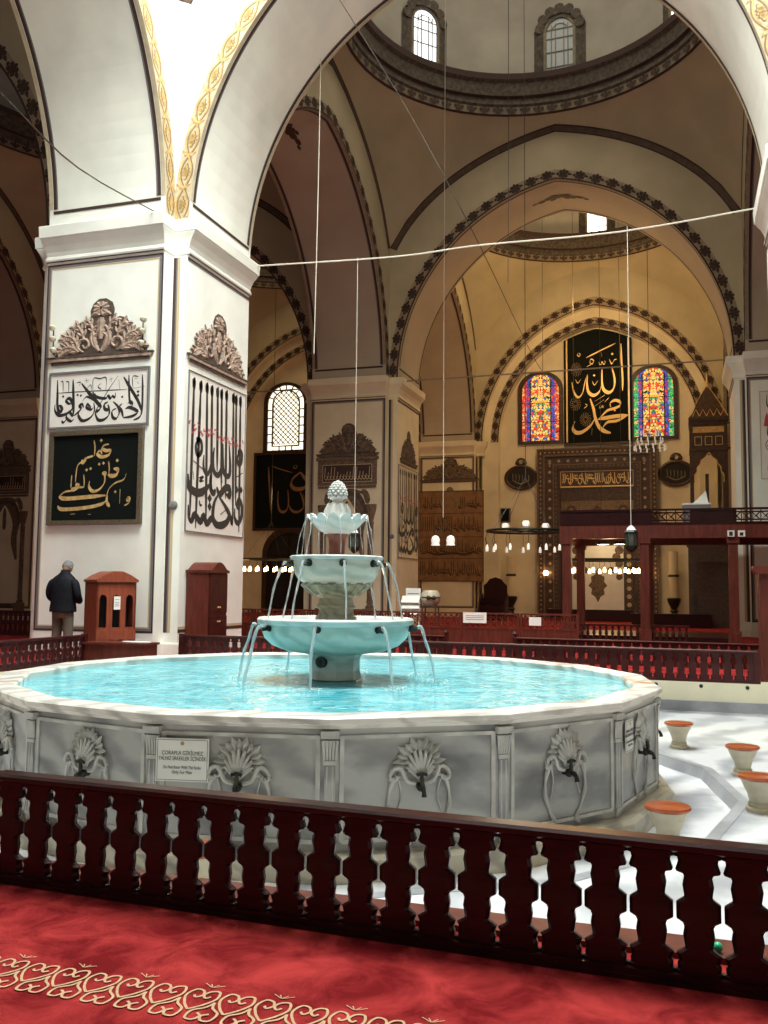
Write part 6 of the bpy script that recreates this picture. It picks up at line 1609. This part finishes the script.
# small stepped chandelier by the window
sc_ = empty('tiered_chandelier', (-0.98, 34.0, 6.5), 'tiered chandelier of small pale lamps hanging below the right coloured window', 'chandelier')
m = MB(); m.use('iron')
for R_, z in ((0.30, 0.42), (0.44, 0.14), (0.54, -0.12)): m.tube([(R_*cos(2*PI*i/20), R_*sin(2*PI*i/20), z) for i in range(21)], 0.012, 4)
m.tube([(0, 0, -0.1), (0, 0, 10.6)], 0.012, 4)
for a in range(4): m.tube([(0.54*cos(a*PI/2), 0.54*sin(a*PI/2), -0.12), (0.3*cos(a*PI/2), 0.3*sin(a*PI/2), 0.42), (0, 0, 0.9)], 0.008, 3)
m.build('frame', sc_)
for R_, z, n_ in ((0.30, 0.42, 8), (0.44, 0.14, 11), (0.54, -0.12, 14)):
    for i in range(n_):
        a = 2*PI*i/n_; m = MB(); m.use('lampw'); m.lathe([(0.010, 0.1), (0.028, 0.02), (0.026, -0.06), (0.008, -0.09)], 6, (R_*cos(a), R_*sin(a), z)); m.build('lamp_glass', sc_)
def lantern(loc, top, label):
    root = empty('hanging_lantern', loc, label, 'lantern', 'iron lanterns on long cords')
    m = MB(); m.use('iron')
    m.lathe([(0.03, 0.20), (0.10, 0.15), (0.125, 0.12), (0.125, 0.10)], 6); m.lathe([(0.11, -0.16), (0.12, -0.13), (0.09, -0.2), (0.02, -0.26)], 6)
    for i in range(6):
        a = 2*PI*i/6; m.tube([(0.11*cos(a), 0.11*sin(a), 0.11), (0.11*cos(a), 0.11*sin(a), -0.14)], 0.012, 4)
    m.build('frame', root); m = MB(); m.use('moss'); m.lathe([(0.095, 0.10), (0.095, -0.13)], 6); m.build('glass', root)
    m = MB(); m.use('plastic'); m.lathe([(0.09, 0.155), (0.06, 0.21), (0.02, 0.24)], 8); m.build('cap', root)
    m = MB(); m.use('rope'); m.tube([(0, 0, 0.2), (0, 0, top-loc[2])], 0.0065, 4); m.build('cord', root)
lantern((-0.86, 17.5, 2.22), 8.15, 'black iron lantern hanging in front of the raised platform')
lantern((-6.27, 17.5, 2.22), 8.10, 'black iron lantern seen between the upper bowls of the fountain')
def cable(name, pts, r, key, label, group=None, n=5):
    m = MB(); m.use(key); m.tube(smoothpath(pts, 4), r, n); o = m.build(name); tag(o, label, 'cable', group); return o
cable('tie_rope', [(-8.80, 17.4, 8.12), (-5.5, 17.48, 8.02), (-3.73, 17.5, 8.08), (-1.0, 17.5, 8.05), (1.62, 17.45, 8.22)], 0.017, 'rope', 'pale thick rope stretched across the near arch from pillar to pillar')
cable('tie_rod', [(-22.2, 28.9, 8.1), (-11.9, 28.9, 8.1)], 0.026, 'rod', 'iron tie rod across the left aisle arch')
cable('tie_rod', [(-8.76, 28.7, 8.1), (1.6, 28.7, 8.15)], 0.026, 'rod', 'iron tie rod across the second arch in front of the far bay')
cable('ceiling_wire', [(-7.04, 17.2, 12.75), (-7.06, 17.2, 9.0), (-7.09, 17.2, 6.05)], 0.009, 'rope', 'pale cord hanging from the near arch beside the white pillar')
cable('ceiling_wire', [(-5.45, 22.9, 18.6), (-4.8, 20.4, 12.0), (-3.73, 17.5, 8.10)], 0.012, 'wire', 'dark slack wire running up from the knot of the rope to the dome') if False else None
cable('slack_wire', [(-6.6, 15.1, 13.4), (-5.0, 16.4, 10.7), (-3.73, 17.5, 8.14), (-4.1, 28.0, 8.2), (-4.9, 41.5, 9.9)], 0.009, 'wire', 'dark slack wire running from the near arch over the rope to the far wall')
cable('slack_wire', [(-9.2, 14.45, 8.2), (-8.3, 11.0, 7.35), (-7.5, 8.5, 7.0), (-6.2, 4.5, 6.5)], 0.012, 'wire', 'thin dark wire sagging from the white pillar toward the upper left')
cable('ceiling_wire', [(-3.6, 20.2, 20.0), (-3.6, 20.2, 12.0), (-3.62, 20.2, 8.2)], 0.008, 'wire', 'thin dark wire hanging from the big dome at the middle')
for x, y, z1, lb_ in ((-3.9, 36.2, 7.0, 'thin wire in front of the black golden panel, left one'), (-5.1, 36.2, 5.5, 'thin wire ending above the left coloured window'), (-2.2, 37.5, 5.5, 'thin wire beside the right coloured window')):
    cable('ceiling_wire', [(x, y, 18.5), (x, y, 12.0), (x, y, z1)], 0.010, 'wire', lb_)

# ---------------------------------------------------------------- the standing man
man = empty('person', (-10.32, 13.72, 0), 'grey-haired man in dark jacket standing with bowed head, back to us', 'person')
def skinned(name, verts, edges, radii, key, parent, sub=2):
    me = bpy.data.meshes.new(name); me.from_pydata(verts, edges, []); me.update()
    o = bpy.data.objects.new(name, me); COL.objects.link(o); o.parent = parent
    bm = bmesh.new(); bm.from_mesh(me); sk = bm.verts.layers.skin.verify()
    for v, r in zip(bm.verts, radii):
        v[sk].radius = r if isinstance(r, tuple) else (r, r)
    bm.verts.ensure_lookup_table(); bm.verts[0][sk].use_root = True
    bm.to_mesh(me); bm.free(); me.materials.append(M[key])
    md = o.modifiers.new('skin', 'SKIN'); md.use_smooth_shade = True
    s_ = o.modifiers.new('sub', 'SUBSURF'); s_.levels = sub; s_.render_levels = sub
    return o
def chain(name, pts, key, parent, sub=2):
    return skinned(name, [p[:3] for p in pts], [(i, i+1) for i in range(len(pts)-1)], [p[3] for p in pts], key, parent, sub)
# body (continuous, skin): pelvis root, spine, neck, head, arms, legs; he faces away (+y), head bowed
V = [(0, 0, 0.92), (0, 0.0, 1.12), (0, 0.0, 1.32), (0, 0.01, 1.43), (0.0, 0.045, 1.50),
     (-0.20, 0.0, 1.36), (-0.27, 0.0, 1.08), (-0.20, 0.20, 0.98), (0.20, 0.0, 1.36), (0.27, 0.0, 1.08), (0.20, 0.20, 0.98),
     (-0.095, 0.0, 0.84), (-0.115, 0.02, 0.48), (-0.12, -0.01, 0.08), (-0.13, 0.13, 0.04), (0.095, 0.0, 0.84), (0.115, 0.02, 0.48), (0.12, -0.01, 0.08), (0.13, 0.13, 0.04), (-0.13, 0.27, 1.0), (0.13, 0.27, 1.0)]
Ed = [(0, 1), (1, 2), (2, 3), (3, 4), (2, 5), (5, 6), (6, 7), (2, 8), (8, 9), (9, 10), (0, 11), (11, 12), (12, 13), (13, 14), (0, 15), (15, 16), (16, 17), (17, 18), (7, 19), (10, 20)]
Rr = [(0.14, 0.10), (0.135, 0.10), (0.14, 0.09), 0.06, 0.055, 0.038, 0.038, 0.032, 0.038, 0.038, 0.032, 0.085, 0.06, 0.042, 0.035, 0.085, 0.06, 0.042, 0.035, 0.028, 0.028]
skinned('body', V, Ed, Rr, 'skin', man)
# head with face, ears
hb_ = MB(); hb_.use('skin')
def sphere_shape(mb_, c, f, n=20, k=28):
    rows = []
    for i in range(n+1):
        ph = PI*i/n; row = []
        for j in range(k):
            th = 2*PI*j/k; d = Vector((sin(ph)*cos(th), sin(ph)*sin(th), cos(ph))); row.append(tuple(Vector(c)+f(d)))
        rows.append(row)
    mb_.grid(rows, True)
hc = Vector((0.005, 0.085, 1.585)); tilt = Matrix.Rotation(rad(-32), 3, 'X') @ Matrix.Rotation(rad(-12), 3, 'Z')
def headf(d):
    v = Vector((d.x*0.078, d.y*0.098, d.z*0.118))
    if d.z < -0.2 and d.y > 0: v.y *= 1.0-0.10*(-d.z); v.z *= 1.04
    if d.z < -0.3: v.x *= 1-0.25*(-d.z-0.3)
    nose = math.exp(-((d.x/0.16)**2+((d.z+0.12)/0.22)**2))*max(0, d.y)*0.026
    v.y += nose
    for sx in (-1, 1): v.y -= math.exp(-(((d.x-sx*0.38)/0.16)**2+((d.z-0.08)/0.12)**2))*max(0, d.y)*0.010
    v.y -= math.exp(-((d.x/0.3)**2+((d.z+0.48)/0.05)**2))*max(0, d.y)*0.004
    return tilt @ v
sphere_shape(hb_, hc, headf)
for sx in (-1, 1):
    for q in range(6):
        t = q/5*PI*1.2-0.4
        pass
    e_ = [tilt @ Vector((sx*(0.079+0.012*sin(PI*i/7)), -0.005-0.018*cos(2*PI*i/7*0.8), 0.03*cos(PI*i/7)*1.1)) + hc for i in range(8)]
    hb_.tube(e_, [0.007, 0.009, 0.010, 0.010, 0.010, 0.009, 0.008, 0.006], 6)
hb_.build('head', man, smooth=True)
hr = MB(); hr.use('hair')
def hairf(d):
    v = Vector((d.x*0.083, d.y*0.100, d.z*0.124))
    front = max(0, d.y-0.15)
    s_ = 1.05 if (d.z > -0.35-0.0 and d.y < 0.30+0.6*max(0, d.z)) or d.z > 0.62 else 0.86
    return tilt @ (v*s_*(1+0.012*sin(d.x*30)*sin(d.z*24)))
sphere_shape(hr, hc, hairf, 24, 36); hr.build('hair', man, smooth=True)
# clothes
def shell(name, rings, key, parent, n=28, seedv=1):
    m = MB(); m.use(key); r_ = random.Random(seedv); rows = []
    for (cx_, cy_, z, rx, ry) in rings:
        rows.append([(cx_+rx*cos(2*PI*j/n)*(1+0.012*sin(5*j+z*40)), cy_+ry*sin(2*PI*j/n)*(1+0.02*sin(3*j+z*31)), z+0.006*sin(4*j)) for j in range(n)])
    m.grid(rows, True); return m.build(name, parent, smooth=True)
jk = shell('jacket', [(0, 0, 0.80, 0.245, 0.165), (0, 0, 0.81, 0.255, 0.175), (0, 0, 0.86, 0.250, 0.17), (0, 0, 0.93, 0.240, 0.165), (0, 0, 0.99, 0.236, 0.16), (0, 0, 1.08, 0.240, 0.16), (0, 0, 1.19, 0.250, 0.155), (0, 0, 1.29, 0.252, 0.145), (0, 0.0, 1.36, 0.235, 0.125), (0, 0.01, 1.41, 0.185, 0.105), (0, 0.02, 1.455, 0.115, 0.09), (0, 0.03, 1.49, 0.082, 0.082), (0, 0.04, 1.53, 0.078, 0.080), (0, 0.04, 1.535, 0.070, 0.072)], 'jacket', man)
for sx in (-1, 1):
    chain('sleeve', [(sx*0.17, 0.0, 1.35, 0.088), (sx*0.245, -0.01, 1.28, 0.083), (sx*0.285, -0.02, 1.16, 0.075), (sx*0.29, 0.0, 1.06, 0.072), (sx*0.265, 0.09, 1.0, 0.066), (sx*0.20, 0.19, 0.975, 0.058)], 'jacket', man)
m = MB(); m.use('khaki')
shell('trousers', [(0, 0, 0.70, 0.19, 0.13), (0, 0, 0.78, 0.205, 0.145), (0, 0, 0.90, 0.20, 0.14), (0, 0, 0.98, 0.185, 0.13)], 'khaki', man)
for sx in (-1, 1):
    chain('trouser_leg', [(sx*0.095, 0.0, 0.84, 0.115), (sx*0.11, 0.01, 0.62, 0.100), (sx*0.118, 0.01, 0.42, 0.088), (sx*0.122, -0.01, 0.20, 0.082), (sx*0.125, -0.01, 0.07, 0.085)], 'khaki', man)
    sh_ = MB(); sh_.use('shoe'); sh_.grid([[(sx*0.13+w_*cos(t), y+0.0, max(0.0, h_*sin(t))) for t in [2*PI*i/12 for i in range(12)]] for y, w_, h_ in ((-0.09, 0.02, 0.03), (-0.07, 0.045, 0.07), (0.0, 0.05, 0.085), (0.08, 0.052, 0.06), (0.15, 0.048, 0.045), (0.19, 0.02, 0.025))], True); sh_.build('sock', man, smooth=True)
    # hands joined in front: palm and five fingers
    hand = MB(); hand.use('skin'); wr = Vector((sx*0.19, 0.20, 0.975))
    pc_ = Vector((sx*0.10, 0.245, 0.985)); hand.tube([wr, wr*0.5+pc_*0.5, pc_, pc_+Vector((-sx*0.03, 0.01, 0))], [0.026, 0.034, 0.040, 0.030], 8)
    for q in range(4):
        b0 = pc_+Vector((-sx*0.025, 0.012, 0.027-q*0.018)); L_ = (0.062, 0.070, 0.066, 0.052)[q]
        hand.tube([b0, b0+Vector((-sx*L_*0.5, 0.012, 0)), b0+Vector((-sx*L_*0.85, -0.004, -0.004)), b0+Vector((-sx*L_, -0.022, -0.008))], [0.010, 0.0095, 0.0085, 0.006], 6)
    hand.tube([wr+Vector((-sx*0.04, 0, 0.02)), pc_+Vector((0, -0.015, 0.045)), pc_+Vector((-sx*0.035, -0.02, 0.05))], [0.013, 0.011, 0.008], 6)
    hand.build('hand', man, smooth=True)
